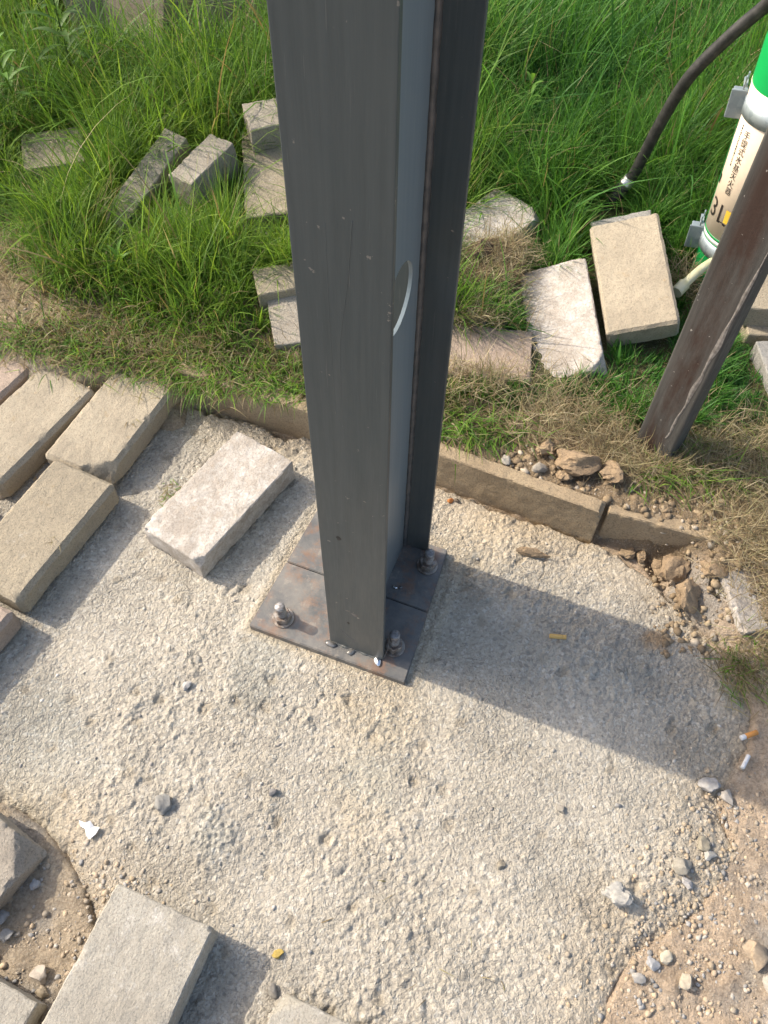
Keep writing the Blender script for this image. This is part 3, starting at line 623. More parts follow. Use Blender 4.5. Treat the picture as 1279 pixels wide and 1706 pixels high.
# text runs to the viewer's right as the angle decreases
def wrapped_text(body, size, phi_deg, zc, mat, name, rad=ER + .0014, squash=1.0):
    cu = bpy.data.curves.new('txt', 'FONT'); cu.body = body; cu.size = size; cu.align_x = 'CENTER'; cu.align_y = 'CENTER'; cu.resolution_u = 3
    o = bpy.data.objects.new('txt', cu); COL.objects.link(o); bpy.context.view_layer.update()
    dg = bpy.context.evaluated_depsgraph_get(); me = bpy.data.meshes.new_from_object(o.evaluated_get(dg)); bpy.data.objects.remove(o); bpy.data.curves.remove(cu)
    bm = bmesh.new(); bm.from_mesh(me); bmesh.ops.triangulate(bm, faces=bm.faces); bm.to_mesh(me); bm.free()
    if len(me.vertices) == 0: return None
    p0 = R(phi_deg)
    for v in me.vertices:
        a = p0 - v.co.x * squash / rad; d = fac * math.cos(a) + lft * math.sin(a); zz = zc + v.co.y; v.co = (d.x * rad, d.y * rad, zz)
    me.name = name; return link(name, me, M[mat], lab)
for i, ch in enumerate('手提式水基灭火器'): wrapped_text(ch, .0176, 38, .372 - i * .0173, 'ink', 'lettering')
wrapped_text('3', .060, 58, .196, 'ink', 'lettering'); wrapped_text('L', .060, 34, .196, 'ink', 'lettering')
def curved_patch(b, phi0, phi1, z0, z1, rad, n=6):
    prev = None
    for i in range(n + 1):
        a = R(phi0 + (phi1 - phi0) * i / n); d = fac * math.cos(a) + lft * math.sin(a)
        ring = [b.verts.new((d.x * rad, d.y * rad, z0)), b.verts.new((d.x * rad, d.y * rad, z1))]
        if prev: b.faces.new((prev[0], ring[0], ring[1], prev[1]))
        prev = ring
part('yellow_print', lambda b: curved_patch(b, 29, 16, .185, .215, ER + .0012), 'yellow', lab)
def small_print(b):
    r = random.Random(5); z = .385
    while z > .30: h_ = r.uniform(.0015, .004); curved_patch(b, 53, 51.5 - r.random() * 1.2, z - h_, z, ER + .0013, 2); z -= h_ + r.uniform(.001, .002)
part('small_print', small_print, 'ink', lab)
part('side_stripe', lambda b: curved_patch(b, 96, 76, .145, .452, ER + .0010, 5), 'dgreen', lab)
part('side_mark', lambda b: (curved_patch(b, 75, 72.5, .26, .40, ER + .0013, 2), curved_patch(b, 74, 67, .245, .265, ER + .0013, 3)), 'ink', lab)
def clip(zc):
    c_ = empty('bracket_clip', (0, 0, zc)); c_.parent = ext
    part('strap', band(-.016, .016, ER + .0030), 'galv', c_, smooth=True)
    base = R(80); d = fac * math.cos(base) + lft * math.sin(base); tdir = Vector((-d.y, d.x, 0))
    mt = Matrix(((d.x, tdir.x, 0, 0), (d.y, tdir.y, 0, 0), (0, 0, 1, 0), (0, 0, 0, 1)))
    part('buckle', lambda b: (add_box(b, (ER - .004, .006, -.032), (ER + .030, .011, .024), mt), add_box(b, (ER - .004, -.020, -.020), (ER + .026, .0055, .016), mt)), 'galv', c_, .002)
    part('lever', lambda b: (add_box(b, (ER + .004, -.024, .020), (ER + .007, -.016, .044), mt), add_box(b, (ER + .008, .000, .018), (ER + .011, .008, .048), mt), add_box(b, (ER + .004, -.024, .030), (ER + .012, .008, .033), mt)), 'galv', c_, .0006)
clip(.108); clip(.412)
HP = [(0, 0, .735), (-.020, .050, .735), (-.040, .115, .690), (-.055, .160, .612), (-.097, .186, .535), (-.146, .206, .437), (-.170, .226, .320), (-.188, .236, .205), (-.199, .237, .165)]
hose = link('hose', tube_mesh('hose', [ext_local((EX - .006 + p[0], EY + .003 + p[1], p[2])) for p in HP], .0132, 14, 10), M['rubber'], ext, smooth=True)
def along(p, q):
    p, q = Vector(p), Vector(q); m = (q - p).to_track_quat('Z', 'Y').to_matrix().to_4x4(); m.translation = p; return m
NZ0, NZ1 = ext_local((EX - .205, EY + .240, .170)), ext_local((EX - .240, EY + .240, .092))
fer = part('ferrule', lambda b: (lathe(b, [(.0145, -.005), (.0155, -.003), (.0155, .008), (.0165, .009), (.0165, .013), (.0135, .015), (.0135, .024), (.0120, .026)], 20), bmesh.ops.transform(b, matrix=along(NZ0, NZ1), verts=b.verts)), 'ferrule', hose, smooth=True)
nz = part('nozzle', lambda b: (lathe(b, [(.012, .018), (.0165, .024), (.0165, .050), (.019, .055), (.019, .062), (.0145, .066), (.0155, .085), (.019, .096)], 20), bmesh.ops.transform(b, matrix=along(NZ0, NZ1), verts=b.verts)), 'rubber', hose, smooth=True)

# translucent plastic strip by the extinguisher's foot
TP = [(.632, 1.418, .150), (.655, 1.440, .156), (.682, 1.464, .164), (.715, 1.484, .176)]
ps = empty('plastic_tube', (.66, 1.45, .09)); tag(ps, 'yellowed translucent plastic tube lying between the tan block and the extinguisher', 'plastic tube')
loc = lambda p: Vector(p) - ps.location
link('tube', tube_mesh('tube', [loc(p) for p in TP], lambda s: .0105 * (1 - .1 * s), 14, 8), M['plastic'], ps, smooth=True)
link('collar', tube_mesh('collar', [loc((.622, 1.407, .147)), loc((.642, 1.428, .1525))], .0135, 14, 3), M['plastic'], ps, smooth=True, sharp=40)

# ------------------------------------------------------------------ clods, stones and litter
def stone_mesh(r, seed, sq_=(1, .8, .65), amp=.35, sub=3, facet=.0):
    bm = bmesh.new(); bmesh.ops.create_icosphere(bm, subdivisions=sub, radius=1)
    co = np.array([v.co[:] for v in bm.verts]); s = seed * 1.37
    rs = np.random.default_rng(seed); pl_ = rs.normal(size=(9, 3)); pl_ /= np.linalg.norm(pl_, axis=1)[:, None]
    for p in pl_:                                          # flat broken faces
        lim = rs.uniform(.50, .85); e = np.maximum(co @ p - lim, 0)[:, None]; co = co - p * e
    n = fbm(co[:, 0] + s + .6 * co[:, 2], co[:, 1] - s + .8 * co[:, 2], 1.6, 3, seed) * amp + .10 * amp * fbm(co[:, 0] * 5 + s, co[:, 1] * 5 + co[:, 2] * 4, 2, 3, seed + 1) * 2
    co = co * (1 + n)[:, None] * r * np.array(sq_)
    for v, c_ in zip(bm.verts, co): v.co = c_
    return bm_mesh(bm, 'stone')
def set_tint(me, c_):
    at = me.color_attributes.new('tint', 'FLOAT_COLOR', 'POINT'); a = np.ones((len(me.vertices), 4), np.float32); a[:, :3] = c_; at.data.foreach_set('color', a.ravel())
def rock(name, x, y, r, col_, label, cat='stone', seed=1, sq_=(1, .8, .65), z=None, rot=0, mat='stone', amp=.35, sub=3, group=None, tilt=0):
    me = stone_mesh(r, seed, sq_, amp, sub); set_tint(me, tuple(k * .82 for k in col_)); o = link(name, me, M[mat], smooth=True, sharp=34)
    zz = (max(slabz(x, y), gzf(x, y)) if z is None else z); o.location = (x, y, zz + r * sq_[2] * .55); o.rotation_euler = (tilt, 0, rot); return tag(o, label, cat, group)
rock('concrete_chunk', .368, .219, .024, (.50, .48, .43), 'jagged white concrete chunk alone on the slab, casting a small shadow', seed=3, sq_=(1, .85, .75), amp=.6, sub=4)
for i, (x, y, r, c_, lb) in enumerate([
    (.523, .284, .0125, (.50, .48, .43), 'rounded pale pebble at the right end of the slab edge gravel'),
    (.478, .266, .0170, (.38, .35, .29), 'flat olive grey stone left of the rounded pale pebble'),
    (.481, .243, .0110, (.50, .48, .46), 'small pale stone just below the flat olive grey stone'),
    (.516, .299, .0140, (.36, .32, .24), 'brownish stone touching the rounded pale pebble from above'),
    (.412, .131, .0115, (.42, .42, .42), 'blue grey pebble in the lower right gravel heap'),
    (.432, .140, .0110, (.58, .52, .40), 'cream pebble beside the blue grey one in the gravel heap'),
    (.455, .109, .0135, (.50, .44, .34), 'tan rounded stone at the right of the gravel heap'),
    (.386, .112, .0120, (.50, .47, .42), 'pale grey stone on the left flank of the gravel heap'),
    (.566, .146, .0230, (.50, .39, .27), 'big flat tan stone in the sand near the right edge'),
    (.585, .108, .0200, (.52, .47, .39), 'pale stone half in the sand in the lower right corner'),
    (.545, .392, .0190, (.46, .44, .41), 'grey chip at the slab corner near the end of the shadow'),
    (.571, .372, .0140, (.45, .41, .36), 'small tan grey chip below the slab corner chip'),
    (.298, .350, .0085, (.36, .33, .28), 'dark little pebble alone on the middle right of the slab'),
    (.195, .262, .0085, (.35, .31, .24), 'little brown stone on the slab below the middle'),
    (-.146, .086, .0110, (.34, .31, .26), 'dark flat pebble near the bottom edge left of the middle'),
    (-.339, .546, .0100, (.48, .46, .43), 'grey aggregate stone set in the slab left of the plate'),
    (-.347, .345, .0170, (.33, .32, .29), 'dark grey flat stone bedded in the left of the slab'),
    (-.171, .367, .0085, (.25, .24, .23), 'tiny dark stone on the slab left of the middle'),
    (-.524, .222, .0095, (.42, .42, .41), 'pale blue grey pebble on the bare earth at lower left'),
    (-.562, .175, .0140, (.34, .34, .33), 'dark grey stone at the left edge below the pale pebble'),
    (-.552, .150, .0120, (.34, .33, .31), 'grey stone at the left edge, lowest of the three'),
    (-.488, .098, .0150, (.52, .46, .38), 'cream stone beside the large grey block at lower left'),
    (-.478, .078, .0110, (.42, .35, .25), 'tan pebble wedged against the large grey block'),
    (.236, .985, .0120, (.46, .42, .35), 'small pale stone on top of the kerb right of the column'),
    (.298, .965, .0150, (.38, .34, .28), 'grey stone behind the kerb among the soil clods'),
    ]): rock('pebble', x, y, r, c_, lb, 'pebble', 100 + i, (1, .82, .6), rot=i * 1.3)
rock('yellow_pebble', -.143, .133, .0085, (.60, .44, .13), 'yellow pebble near the bottom edge of the slab', 'pebble', 140, (1, .8, .6))
rock('brick_crumb', .133, .948, .0062, (.55, .22, .07), 'orange brick crumb on the slab under the kerb', 'brick crumb', 141, (1, .9, .8))
rock('stone_crumb', .146, .949, .0058, (.16, .13, .10), 'dark crumb beside the orange brick crumb', 'stone', 142, (1, .9, .8))
clods = [(.372, .975, .040, 'large grey brown soil clod behind the kerb', (1, .75, .62)), (.318, 1.005, .026, 'smaller soil clod left of the large one behind the kerb', (1, .8, .8)), (.432, .955, .030, 'soil clod right of the large one, under the post', (1, .8, .7)),
         (.340, .945, .016, 'crumbly little clod on the kerb edge in front of the large clod', (1, .8, .7)), (.552, .790, .034, 'cracked brown clod fallen in front of the sunk kerb end', (1, .8, .6)), (.560, .735, .036, 'flat faced clod below the cracked one at the slab corner', (1, .75, .7)),
         (.600, .765, .026, 'brown clod between the cracked clod and the broken kerb end', (1, .8, .7)), (.475, .835, .016, 'small dark clod in the gap below the kerb joint', (1, .8, .6)), (.500, .828, .013, 'small dark crumb right of the clod in the kerb gap', (1, .8, .6)), (.525, .800, .018, 'round crumb on the left of the cracked clod', (1, .9, .7))]
for i, (x, y, r, lb, sq_) in enumerate(clods): rock('soil_clod', x, y, r, (.3, .22, .14), lb, 'soil clod', 150 + i, sq_, rot=i * .9, mat='clay', amp=.5, sub=4)
rock('root_clump', .224, 1.512, .084, (.2, .15, .1), 'brown root clump of dry grass under the pale block end', 'root clump', 170, (1, .75, .75), mat='root', amp=.5, sub=4)
# clay flake tilted on the slab
rock('clay_flake', .290, .826, .030, (.36, .27, .17), 'thin curled clay flake on the sunlit slab under the kerb', 'clay flake', 188, (1, .46, .15), rot=-.25, mat='clay', amp=.5, sub=4, tilt=.85, z=slabz(.290, .826) + .007)
def cig(name, x, y, ang, ln, mat1, mat2, split, label, z=None, r=.0039):
    c_ = empty(name, (x, y, (slabz(x, y) if z is None else z) + r * 1.35), ang); tag(c_, label, 'cigarette butt', None)
    rot = Matrix.Rotation(R(90), 4, 'Y')
    def seg_(a, b_): return lambda bm: (lathe(bm, [(r * .9, a), (r, a + .0006), (r * .97, (a + b_) / 2), (r, b_ - .0006), (r * .9, b_)], 12), bmesh.ops.transform(bm, matrix=rot, verts=bm.verts))
    part('filter', seg_(-ln / 2, -ln / 2 + ln * split), mat1, c_, smooth=True)
    part('paper_end', seg_(-ln / 2 + ln * split + .0001, ln / 2), mat2, c_, smooth=True)
cig('cigarette_butt', .320, .653, R(-4), .030, 'cork', 'cork', .8, 'tan cigarette butt lying in the middle of the column\'s shadow', r=.0042)
cig('cigarette_butt', .627, .477, R(200), .032, 'cork2', 'paper', .72, 'orange cigarette butt with white end at the right edge', r=.0045)
cig('cigarette_butt', .612, .432, R(235), .026, 'paper', 'paper', .6, 'all white cigarette stub below the orange one', r=.0036)
def scrap(b):
    pts = [(-.018, .012), (-.008, .008), (-.002, .013), (.006, .004), (.017, .002), (.012, -.009), (.004, -.016), (-.003, -.010), (-.006, -.001), (-.014, .003)]
    r = random.Random(2); top = [b.verts.new((x, y, .003 + r.uniform(0, .007))) for x, y in pts]; ce = b.verts.new((.003, -.002, .010))
    for i in range(len(top)): b.faces.new((top[i], top[(i + 1) % len(top)], ce))
    ex = bmesh.ops.extrude_face_region(b, geom=b.faces[:]); bmesh.ops.translate(b, vec=(0, 0, -.0008), verts=[v for v in ex['geom'] if isinstance(v, bmesh.types.BMVert)])
o = part('plastic_scrap', scrap, 'scrap', None); o.location = (-.456, .303, slabz(-.456, .303) + .001); tag(o, 'torn white plastic scrap on the left of the slab', 'litter')

# loose gravel, one mass
def gravel(n, place, rlo, rhi, name, label, palette, seed):
    rs = np.random.default_rng(seed); bm = bmesh.new(); bmesh.ops.create_icosphere(bm, subdivisions=1, radius=1)
    base = np.array([v.co[:] for v in bm.verts]); bm.verts.index_update(); tri = np.array([[v.index for v in f.verts] for f in bm.faces]); bm.free()
    V, Tt, Cc = [], [], []; pts = place(n, rs)
    for i, (x, y, z) in enumerate(pts):
        r = rlo + (rhi - rlo) * rs.random() ** 3.2
        a = rs.random() * 6.28; ca_, sa = math.cos(a), math.sin(a)
        p = base * (1 + rs.normal(0, .22, (len(base), 1))) * np.array([1, rs.uniform(.6, .95), rs.uniform(.45, .8)]) * r
        p = np.stack([p[:, 0] * ca_ - p[:, 1] * sa, p[:, 0] * sa + p[:, 1] * ca_, p[:, 2]], 1) + [x, y, z + r * .0]
        Tt.append(tri + len(V) * len(base)); V.append(p); c_ = np.array(palette[rs.integers(len(palette))]) * rs.uniform(.8, 1.2); Cc.append(np.repeat(c_[None], len(base), 0))
    o = link(name, np_mesh(name, np.concatenate(V), tris=np.concatenate(Tt), color=np.concatenate(Cc)), M['stone'], smooth=False); return tag(o, label, 'gravel', kind='stuff')
def slabz_v(x, y):
    i = np.clip(np.round((x + .80) / .0021).astype(int), 0, nx - 1); j = np.clip(np.round((y + .16) / .0021).astype(int), 0, ny - 1); return np.maximum(slab_z[j, i], gz(x, y))
def place_edge(n, rs):
    out = []
    ce = [(.43, .12, .05), (.50, .26, .05), (.40, .09, .05), (.56, .34, .04), (.47, .17, .05), (.36, .04, .06), (.52, .22, .06), (-.47, .18, .05), (-.52, .12, .06), (.60, .20, .10), (-.40, .20, .04), (.56, .10, .06), (.62, .32, .06), (.58, .24, .05)]
    k = rs.integers(len(ce), size=n); x = np.array([ce[i][0] for i in k]) + rs.normal(0, 1, n) * np.array([ce[i][2] for i in k]); y = np.array([ce[i][1] for i in k]) + rs.normal(0, 1, n) * np.array([ce[i][2] for i in k])
    return np.stack([x, y, slabz_v(x, y)], 1)
pal = [(.40, .37, .32), (.46, .40, .32), (.36, .31, .24), (.32, .31, .29), (.48, .38, .27), (.42, .34, .24), (.47, .37, .25)]
gravel(3400, place_edge, .0008, .0060, 'gravel', 'loose mixed gravel along the broken edges of the slab', pal, 4)
def place_slab(n, rs):
    x = rs.uniform(-.7, .6, n); y = rs.uniform(-.05, 1.0, n); ok = (poly_sd(x, y, SLAB) < -.03) & (np.maximum(np.abs(to_uv(x, y)[0] + .047) - .155, np.abs(to_uv(x, y)[1]) - .15) > 0); x, y = x[ok], y[ok]
    return np.stack([x, y, slabz_v(x, y)], 1)
gravel(900, place_slab, .0010, .0048, 'grit', 'scattered cement grit lying on the slab', [(.50, .46, .39), (.44, .41, .36), (.36, .33, .29), (.56, .52, .45)], 5)
def place_soil(n, rs):
    s = rs.uniform(-.25, .95, n); d_ = rs.uniform(.02, .12, n) ; x = KA[0] + s * kd.x + d_ * kn.x; y = KA[1] + s * kd.y + d_ * kn.y
    m = rs.random(n) < .25; x = np.where(m, rs.uniform(.5, .72, n), x); y = np.where(m, rs.uniform(.62, .85, n), y)
    m = rs.random(n) < .12; x = np.where(m, rs.uniform(-.95, -.62, n), x); y = np.where(m, rs.uniform(.85, 1.4, n), y)
    return np.stack([x, y, slabz_v(x, y)], 1)
gravel(2200, place_soil, .0018, .0105, 'soil_crumbs', 'dry soil crumbs behind the kerb', [(.30, .225, .14), (.36, .28, .18), (.42, .36, .28), (.24, .18, .115)], 6)

# ------------------------------------------------------------------ grass
def hull(pts):
    pts = sorted(set((round(p[0], 5), round(p[1], 5)) for p in pts)); lo, hi = [], []
    for p in pts:
        while len(lo) > 1 and (lo[-1][0] - lo[-2][0]) * (p[1] - lo[-2][1]) - (lo[-1][1] - lo[-2][1]) * (p[0] - lo[-2][0]) <= 0: lo.pop()
        lo.append(p)
    for p in pts[::-1]:
        while len(hi) > 1 and (hi[-1][0] - hi[-2][0]) * (p[1] - hi[-2][1]) - (hi[-1][1] - hi[-2][1]) * (p[0] - hi[-2][0]) <= 0: hi.pop()
        hi.append(p)
    return lo[:-1] + hi[:-1]
HULLS = [hull(b) for b in BLOCKS if max(p[2] for p in b) > .112 or min(p[1] for p in b) < 1.2]
SUNK = (36, 47)
def blocked(x, y, margin=.004):
    bad = np.zeros(x.shape, bool)
    for h_ in HULLS:
        xs = [p[0] for p in h_]; ys = [p[1] for p in h_]
        sel = (x > min(xs) - .02) & (x < max(xs) + .02) & (y > min(ys) - .02) & (y < max(ys) + .02)
        if sel.any():
            bad[sel] |= poly_sd(x[sel], y[sel], h_) < margin
    bad |= np.hypot(x - PX, y - PY) < .045
    bad |= np.hypot(x - EX, y - EY) < ER + .006
    bad |= np.hypot(x - .522, (y - 1.72) * .75) < .040
    return bad
HULLS.append([(.66, 1.40), (.80, 1.40), (.86, 1.52), (.76, 1.60), (.66, 1.52)])
HULLS.append([(.49, 1.69), (.575, 1.69), (.575, 1.79), (.49, 1.79)])
def front_of_block(x, y):                                   # blades just in front of a block stay short where it shows
    f_ = np.ones(x.shape)
    for h_ in HULLS:
        cxm = np.mean([p[0] for p in h_]); 
        for s_ in (.03, .07, .11):
            hh_ = [(p[0] * (1 - s_ / 2.0), p[1] - s_) for p in h_]
            xs = [p[0] for p in hh_]; ys = [p[1] for p in hh_]
            sel = (x > min(xs) - .05) & (x < max(xs) + .05) & (y > min(ys) - .05) & (y < max(ys) + .05)
            if sel.any():
                f_[sel] = np.minimum(f_[sel], .40 + .60 * sstep(-.01, .05, poly_sd(x[sel], y[sel], hh_)))
    return f_
def blades(x, y, z, ln, lean, az, curl, wid, colr, tipc, lev=5, rs=rng):
    n = len(x); s = np.linspace(0, 1, lev + 1); V = np.zeros((n, lev * 2 + 1, 3), np.float32); Cc = np.zeros((n, lev * 2 + 1, 3), np.float32)
    dx, dy = np.cos(az), np.sin(az); wz = az + math.pi / 2 + rs.normal(0, .5, n); wxv, wyv = np.cos(wz), np.sin(wz)
    px, py, pz = x.copy(), y.copy(), z.copy(); twist = rs.normal(0, .6, n)
    for k in range(lev + 1):
        if k:
            th = np.clip(lean + curl * (s[k] - .1) , 0, 2.5); st = ln / lev
            px = px + np.sin(th) * dx * st + twist * .12 * st * s[k] * -dy; py = py + np.sin(th) * dy * st + twist * .12 * st * s[k] * dx; pz = pz + np.cos(th) * st
        w = wid * (1 - s[k] ** 1.6) * (.75 + .5 * min(1, s[k] * 4))
        cc_ = colr * (1 - s[k] ** 2)[..., None] + tipc * (s[k] ** 2) if False else colr * (1 - s[k] ** 2) + tipc * s[k] ** 2
        if k < lev:
            V[:, 2 * k] = np.stack([px - wxv * w, py - wyv * w, pz], 1); V[:, 2 * k + 1] = np.stack([px + wxv * w, py + wyv * w, pz], 1)
            Cc[:, 2 * k] = cc_; Cc[:, 2 * k + 1] = cc_
        else: V[:, 2 * k] = np.stack([px, py, pz], 1); Cc[:, 2 * k] = cc_
    o = (np.arange(n) * (2 * lev + 1))[:, None, None]
    q_ = np.array([[2 * k, 2 * k + 1, 2 * k + 3, 2 * k + 2] for k in range(lev - 1)])[None] + o
    t_ = np.array([[2 * lev - 2, 2 * lev - 1, 2 * lev]])[None] + o
    return V.reshape(-1, 3), q_.reshape(-1, 4), t_.reshape(-1, 3), Cc.reshape(-1, 3)
def build_blades(name, label, cat, mat, sets):
    Vs, Qs, Ts, Cs = [], [], [], []; off = 0
    for v, q_, t_, c_ in sets: Vs.append(v); Qs.append(q_ + off); Ts.append(t_ + off); Cs.append(c_); off += len(v)
    o = link(name, np_mesh(name, np.concatenate(Vs), np.concatenate(Qs), np.concatenate(Ts), np.concatenate(Cs)), M[mat], smooth=True); return tag(o, label, cat, kind='stuff')
GREENS = np.array([(.128, .245, .034), (.160, .288, .040), (.100, .208, .034), (.205, .312, .055), (.084, .168, .034)])
TAN = np.array([(.38, .31, .18), (.46, .39, .25), (.30, .23, .13), (.34, .31, .16), (.24, .18, .10)])
def green_set(n, xr, yr, hscale, lev, wid, seed, ymin_d=.015):
    rs = np.random.default_rng(seed); x = rs.uniform(*xr, n); y = rs.uniform(*yr, n); d_ = dk(x, y)
    # tufts: pull roots toward cell centres
    f_ = 17.; ix, iy = np.floor(x * f_), np.floor(y * f_); tx = (ix + _hash(ix, iy, 5)) / f_; ty = (iy + _hash(ix, iy, 6)) / f_; pull = rs.random(n) ** 2 * .75
    x2, y2 = x + (tx - x) * pull, y + (ty - y) * pull; tuft = _hash(ix, iy, 7); taz = _hash(ix, iy, 8) * 6.28
    x, y = x2, y2; d_ = dk(x, y)
    dens = sstep(ymin_d, ymin_d + .20, d_ + .05 * fbm(x, y, 7, 3, 61)) * (.55 + .45 * sstep(-.35, .25, fbm(x, y, 4.5, 3, 62)))
    dens = dens * (1 - .93 * sstep(-.76, -.86, x + .05 * fbm(x, y, 5, 3, 63)) * sstep(1.80, 1.60, y))
    for (bx, by, br) in ((.20, 1.24, .10), (.23, 1.49, .115), (.33, 1.10, .10), (.72, 1.02, .12), (.67, .85, .12), (.45, 1.0, .09), (.70, 1.50, .06), (-.72, 1.33, .12), (-.84, 1.40, .12)):
        dens = dens * (1 - .88 * sstep(br, br * .5, np.hypot(x - bx, y - by)))
    ok = (rs.random(n) < dens) & ~blocked(x, y); x, y, d_, tuft, taz = x[ok], y[ok], d_[ok], tuft[ok], taz[ok]; n = len(x)
    z = gz(x, y) - .004
    far = sstep(1.2, 2.2, y)
    h_ = (.045 + .065 * sstep(.03, .25, d_) + .075 * far) * (.65 + .7 * rs.random(n)) * (.7 + .6 * tuft) * hscale * (.75 + .5 * sstep(-.3, .4, fbm(x, y, 3, 3, 64)))
    h_ = h_ * (1 - .35 * sstep(.15, .30, x) * sstep(1.7, 1.4, y)) * front_of_block(x, y)
    lean = np.abs(rs.normal(.25, .28, n)); az = np.where(rs.random(n) < .55, taz + rs.normal(0, .7, n), rs.uniform(0, 6.28, n)); curl = np.abs(rs.normal(.75, .55, n)) * (1 + .3 * far)
    g = GREENS[rs.integers(len(GREENS), size=n)] * rs.uniform(.75, 1.25, (n, 1)); cn = fbm(x, y, 2.4, 3, 65)[:, None]
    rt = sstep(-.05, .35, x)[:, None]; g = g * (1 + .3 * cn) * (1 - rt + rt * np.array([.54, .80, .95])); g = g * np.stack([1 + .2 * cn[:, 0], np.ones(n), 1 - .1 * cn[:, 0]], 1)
    dry = (rs.random(n) < (.04 + .30 * sstep(.22, .05, d_)))[:, None]; g = np.where(dry, TAN[rs.integers(len(TAN), size=n)] * rs.uniform(.55, 1., (n, 1)), g)
    tip = g * np.array([1.25, 1.15, 1.0])
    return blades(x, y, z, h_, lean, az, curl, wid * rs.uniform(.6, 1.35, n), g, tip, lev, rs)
sets = [green_set(150000, (-1.4, 1.4), (1.08, 2.05), 1.05, 4, .0012, 201), green_set(80000, (-1.9, 1.9), (1.95, 3.3), 1.25, 4, .0017, 202), green_set(16000, (-3.2, 3.2), (3.2, 5.2), 1.3, 3, .004, 203),
        green_set(3000, (-1.4, 1.4), (1.3, 3.1), 1.9, 7, .0022, 204), green_set(6000, (-1.4, 1.4), (1.2, 3.1), 1.15, 5, .0030, 205), green_set(60000, (-1.4, 1.4), (1.1, 2.4), .55, 3, .0012, 206)]
build_blades('grass', 'long fine green grass growing all across the far side of the kerb', 'grass', 'grass', sets)
def straw_set(n, spots, seed, ln=(.03, .11), flatness=1.25):
    rs = np.random.default_rng(seed); k = rs.integers(len(spots), size=n); sp = np.array(spots)[k]
    x = sp[:, 0] + rs.normal(0, 1, n) * sp[:, 2]; y = sp[:, 1] + rs.normal(0, 1, n) * sp[:, 3]; ok = ~blocked(x, y, -.02) & (dk(x, y) > -.22); 
    ok &= (dk(x, y) > .03 + .05 * (x > .1)) | (x > .55); x, y, sp = x[ok], y[ok], sp[ok]; n = len(x)
    z = gz(x, y) + rs.random(n) * .022 * sp[:, 4] + sp[:, 5]
    g = TAN[rs.integers(len(TAN), size=n)] * rs.uniform(.6, 1.15, (n, 1))
    return blades(x, y, z, rs.uniform(*ln, n), np.abs(rs.normal(flatness, .3, n)), rs.uniform(0, 6.28, n), rs.normal(.3, .7, n), rs.uniform(.00035, .0008, n), g, g * 1.05, 5, rs)
spots = [(.70, .92, .06, .06, 1, 0), (.78, .86, .07, .08, 1, 0), (.68, .80, .04, .05, 1, 0), (.72, 1.03, .08, .05, 1.3, 0), (.60, 1.0, .05, .03, 1, 0), (.33, 1.10, .06, .05, 1.5, 0), (.43, 1.06, .05, .05, 1, 0), (.21, 1.25, .05, .06, 1.2, .035), (.17, 1.30, .04, .04, 1.2, .035), (.19, 1.20, .04, .03, 1, .01),
         (.24, 1.50, .045, .05, 1.6, .03), (.22, 1.49, .04, .045, 2.4, .03), (.25, 1.53, .035, .03, 2.4, .04), (.26, 1.46, .04, .04, 1.2, 0), (-.86, 1.47, .05, .12, .5, 0), (-.92, 1.62, .05, .10, .5, 0), (-.60, 1.27, .12, .025, .5, 0), (.72, .66, .03, .05, 1, 0), (.69, 1.47, .04, .03, 1.2, .03), (.50, .99, .05, .03, .8, 0)]
build_blades('dry_grass', 'matted dry straw coloured grass along the kerb and round the blocks', 'dry grass', 'straw', [straw_set(15000, spots, 211, (.02, .075), 1.1)])
# green fringe spilling over kerb and paver ends, and tuft by the broken kerb
def fringe(n, spots, seed, ln=(.03, .09), lean=.9, curl=1.0, wid=.0011, drymix=.3):
    rs = np.random.default_rng(seed); k = rs.integers(len(spots), size=n); sp = np.array(spots)[k]
    x = sp[:, 0] + rs.normal(0, 1, n) * sp[:, 2]; y = sp[:, 1] + rs.normal(0, 1, n) * sp[:, 3]; z = np.maximum(gz(x, y), sp[:, 4])
    g = GREENS[rs.integers(len(GREENS), size=n)] * rs.uniform(.8, 1.3, (n, 1)); dry = rs.random(n)[:, None] < drymix; g = np.where(dry, TAN[rs.integers(len(TAN), size=n)] * .8, g)
    az = np.where(rs.random(n) < .6, -1.57 + rs.normal(0, .7, n), rs.uniform(0, 6.28, n))
    return blades(x, y, z, rs.uniform(*ln, n), np.abs(rs.normal(lean, .35, n)), az, rs.normal(curl, .5, n), rs.uniform(.7, 1.4, n) * wid, g, g * 1.1, 5, rs)
fs = [(-.42, 1.225, .05, .018, .055), (-.37, 1.205, .04, .015, .07), (-.55, 1.255, .10, .02, .055), (-.24, 1.175, .07, .02, .085), (-.10, 1.16, .06, .02, .085), (-.75, 1.31, .08, .02, .05), (.60, .96, .06, .02, .08), (.18, 1.06, .06, .02, .09)]
build_blades('grass_fringe', 'short mixed green and dry grass spilling over the kerb and paver ends', 'grass', 'grass', [fringe(3000, fs, 221), fringe(420, [(.635, .60, .02, .025, .005), (.665, .575, .03, .025, .005), (.67, .63, .03, .02, .01)], 225, (.02, .06), 1.0, .8, .0008, .7), fringe(6500, [(-.70, 1.33, .10, .05, .04), (-.55, 1.30, .10, .045, .05), (-.40, 1.27, .10, .04, .06), (-.25, 1.23, .08, .035, .08), (.10, 1.15, .05, .03, .085), (.62, 1.06, .06, .04, .08)], 224, (.025, .07), .8, .9, .0009, .72), fringe(110, [(-.425, .945, .012, .022, .0)], 222, (.01, .03), 1.1, .5, .0008, .6), fringe(60, [(-.43, .92, .01, .02, .0), (.10, .10, .1, .1, .002), (-.607, .805, .006, .008, .061), (-.515, 1.085, .006, .006, .06)], 223, (.008, .03), 1.4, .2, .0006, .95)])

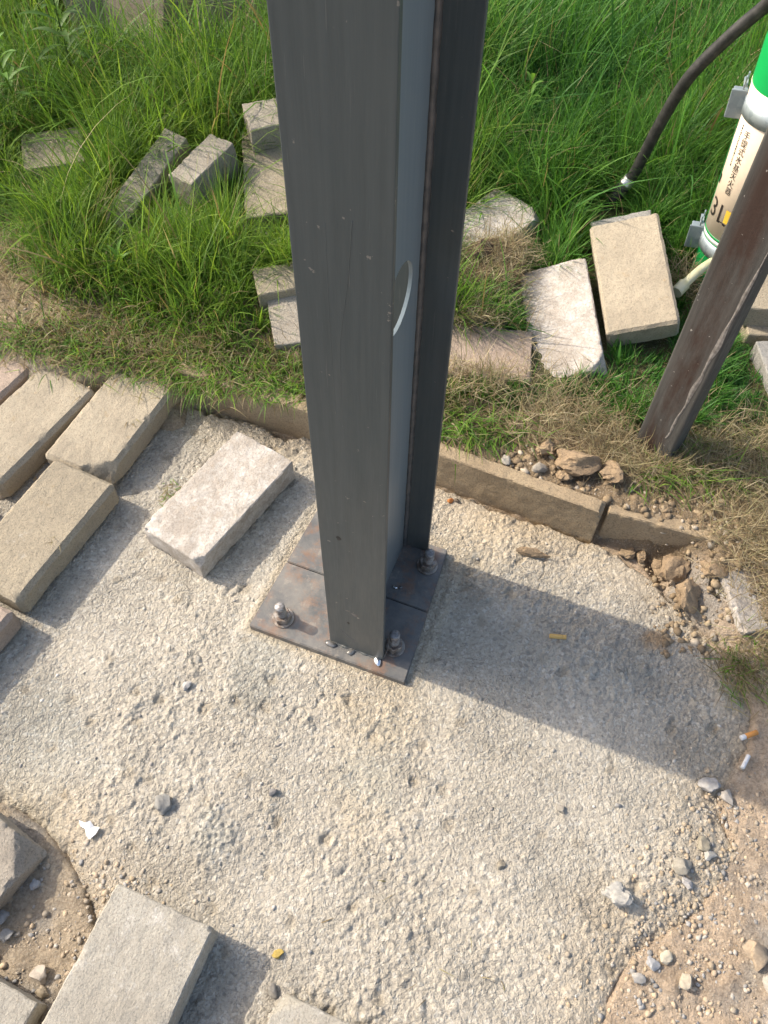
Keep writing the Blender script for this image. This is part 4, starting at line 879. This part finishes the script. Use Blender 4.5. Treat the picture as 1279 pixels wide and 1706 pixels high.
# ------------------------------------------------------------------ weeds
def weed(x, y, hgt, nl, ll, wid, label, lean=(0, 0), seed=1, bright=1.0):
    rs = np.random.default_rng(seed); w = empty('weed_plant', (x, y, gzf(x, y))); tag(w, label, 'weed')
    lx, ly = lean; pt = lambda s: Vector((lx * hgt * s * s, ly * hgt * s * s, hgt * s))
    me = tube_mesh('stem', [pt(s) for s in (0, .3, .6, .85, 1)], lambda s: .0028 * (1 - .65 * s), 7, 4); set_tint(me, (.11 * bright, .17 * bright, .04)); link('stem', me, M['grass'], w, smooth=True)
    for i in range(nl):
        s = .18 + .82 * (i / (nl - 1)) ** .9; p = pt(s); a = i * 2.4 + rs.normal(0, .25); L_ = ll * (1.0 - .35 * s) * rs.uniform(.8, 1.15); el = .15 + 1.0 * s * s + rs.normal(0, .1)
        d = Vector((math.cos(a), math.sin(a), 0)); sd_ = Vector((-d.y, d.x, 0)); bm = bmesh.new(); n = 7; prev = None; pos = p.copy(); e = el + .3
        for k in range(n + 1):
            q_ = k / n; ww = wid * math.sin(math.pi * min(1, q_ * .92 + .06)) ** .8; e2 = e - .9 * q_
            if k: pos = pos + (d * math.cos(e2) + Vector((0, 0, math.sin(e2)))) * (L_ / n)
            upv = Vector((0, 0, 1)) * ww * .35
            ring = [bm.verts.new(pos - sd_ * ww + upv), bm.verts.new(pos), bm.verts.new(pos + sd_ * ww + upv)]
            if prev:
                for m_ in range(2): bm.faces.new((prev[m_], prev[m_ + 1], ring[m_ + 1], ring[m_]))
            prev = ring
        me = bm_mesh(bm, 'leaf'); g = rs.uniform(.8, 1.2) * bright * (1 + .5 * s); set_tint(me, (.085 * g, .165 * g, .028 * g)); link('leaf', me, M['grass'], w, smooth=True)
weed(-.845, 2.17, .36, 26, .115, .0085, 'tall dark weed with long narrow leaves at the top left', (.05, -.05), 1, .75)
weed(-.955, 2.02, .26, 20, .085, .006, 'bright green weed with a leafy tip at the left edge', (0, -.05), 2, 1.25)
weed(-1.12, 2.70, .32, 20, .10, .008, 'broad leaved weed in the top left corner', (.05, 0), 3, 1.0)
weed(.335, 1.99, .19, 16, .055, .005, 'small upright yellow green weed in the grass right of the column', (0, -.03), 4, 1.2)
weed(-.60, 1.47, .10, 12, .06, .004, 'low leafy weed in the grass left of the column', (.1, -.1), 5, 1.2)
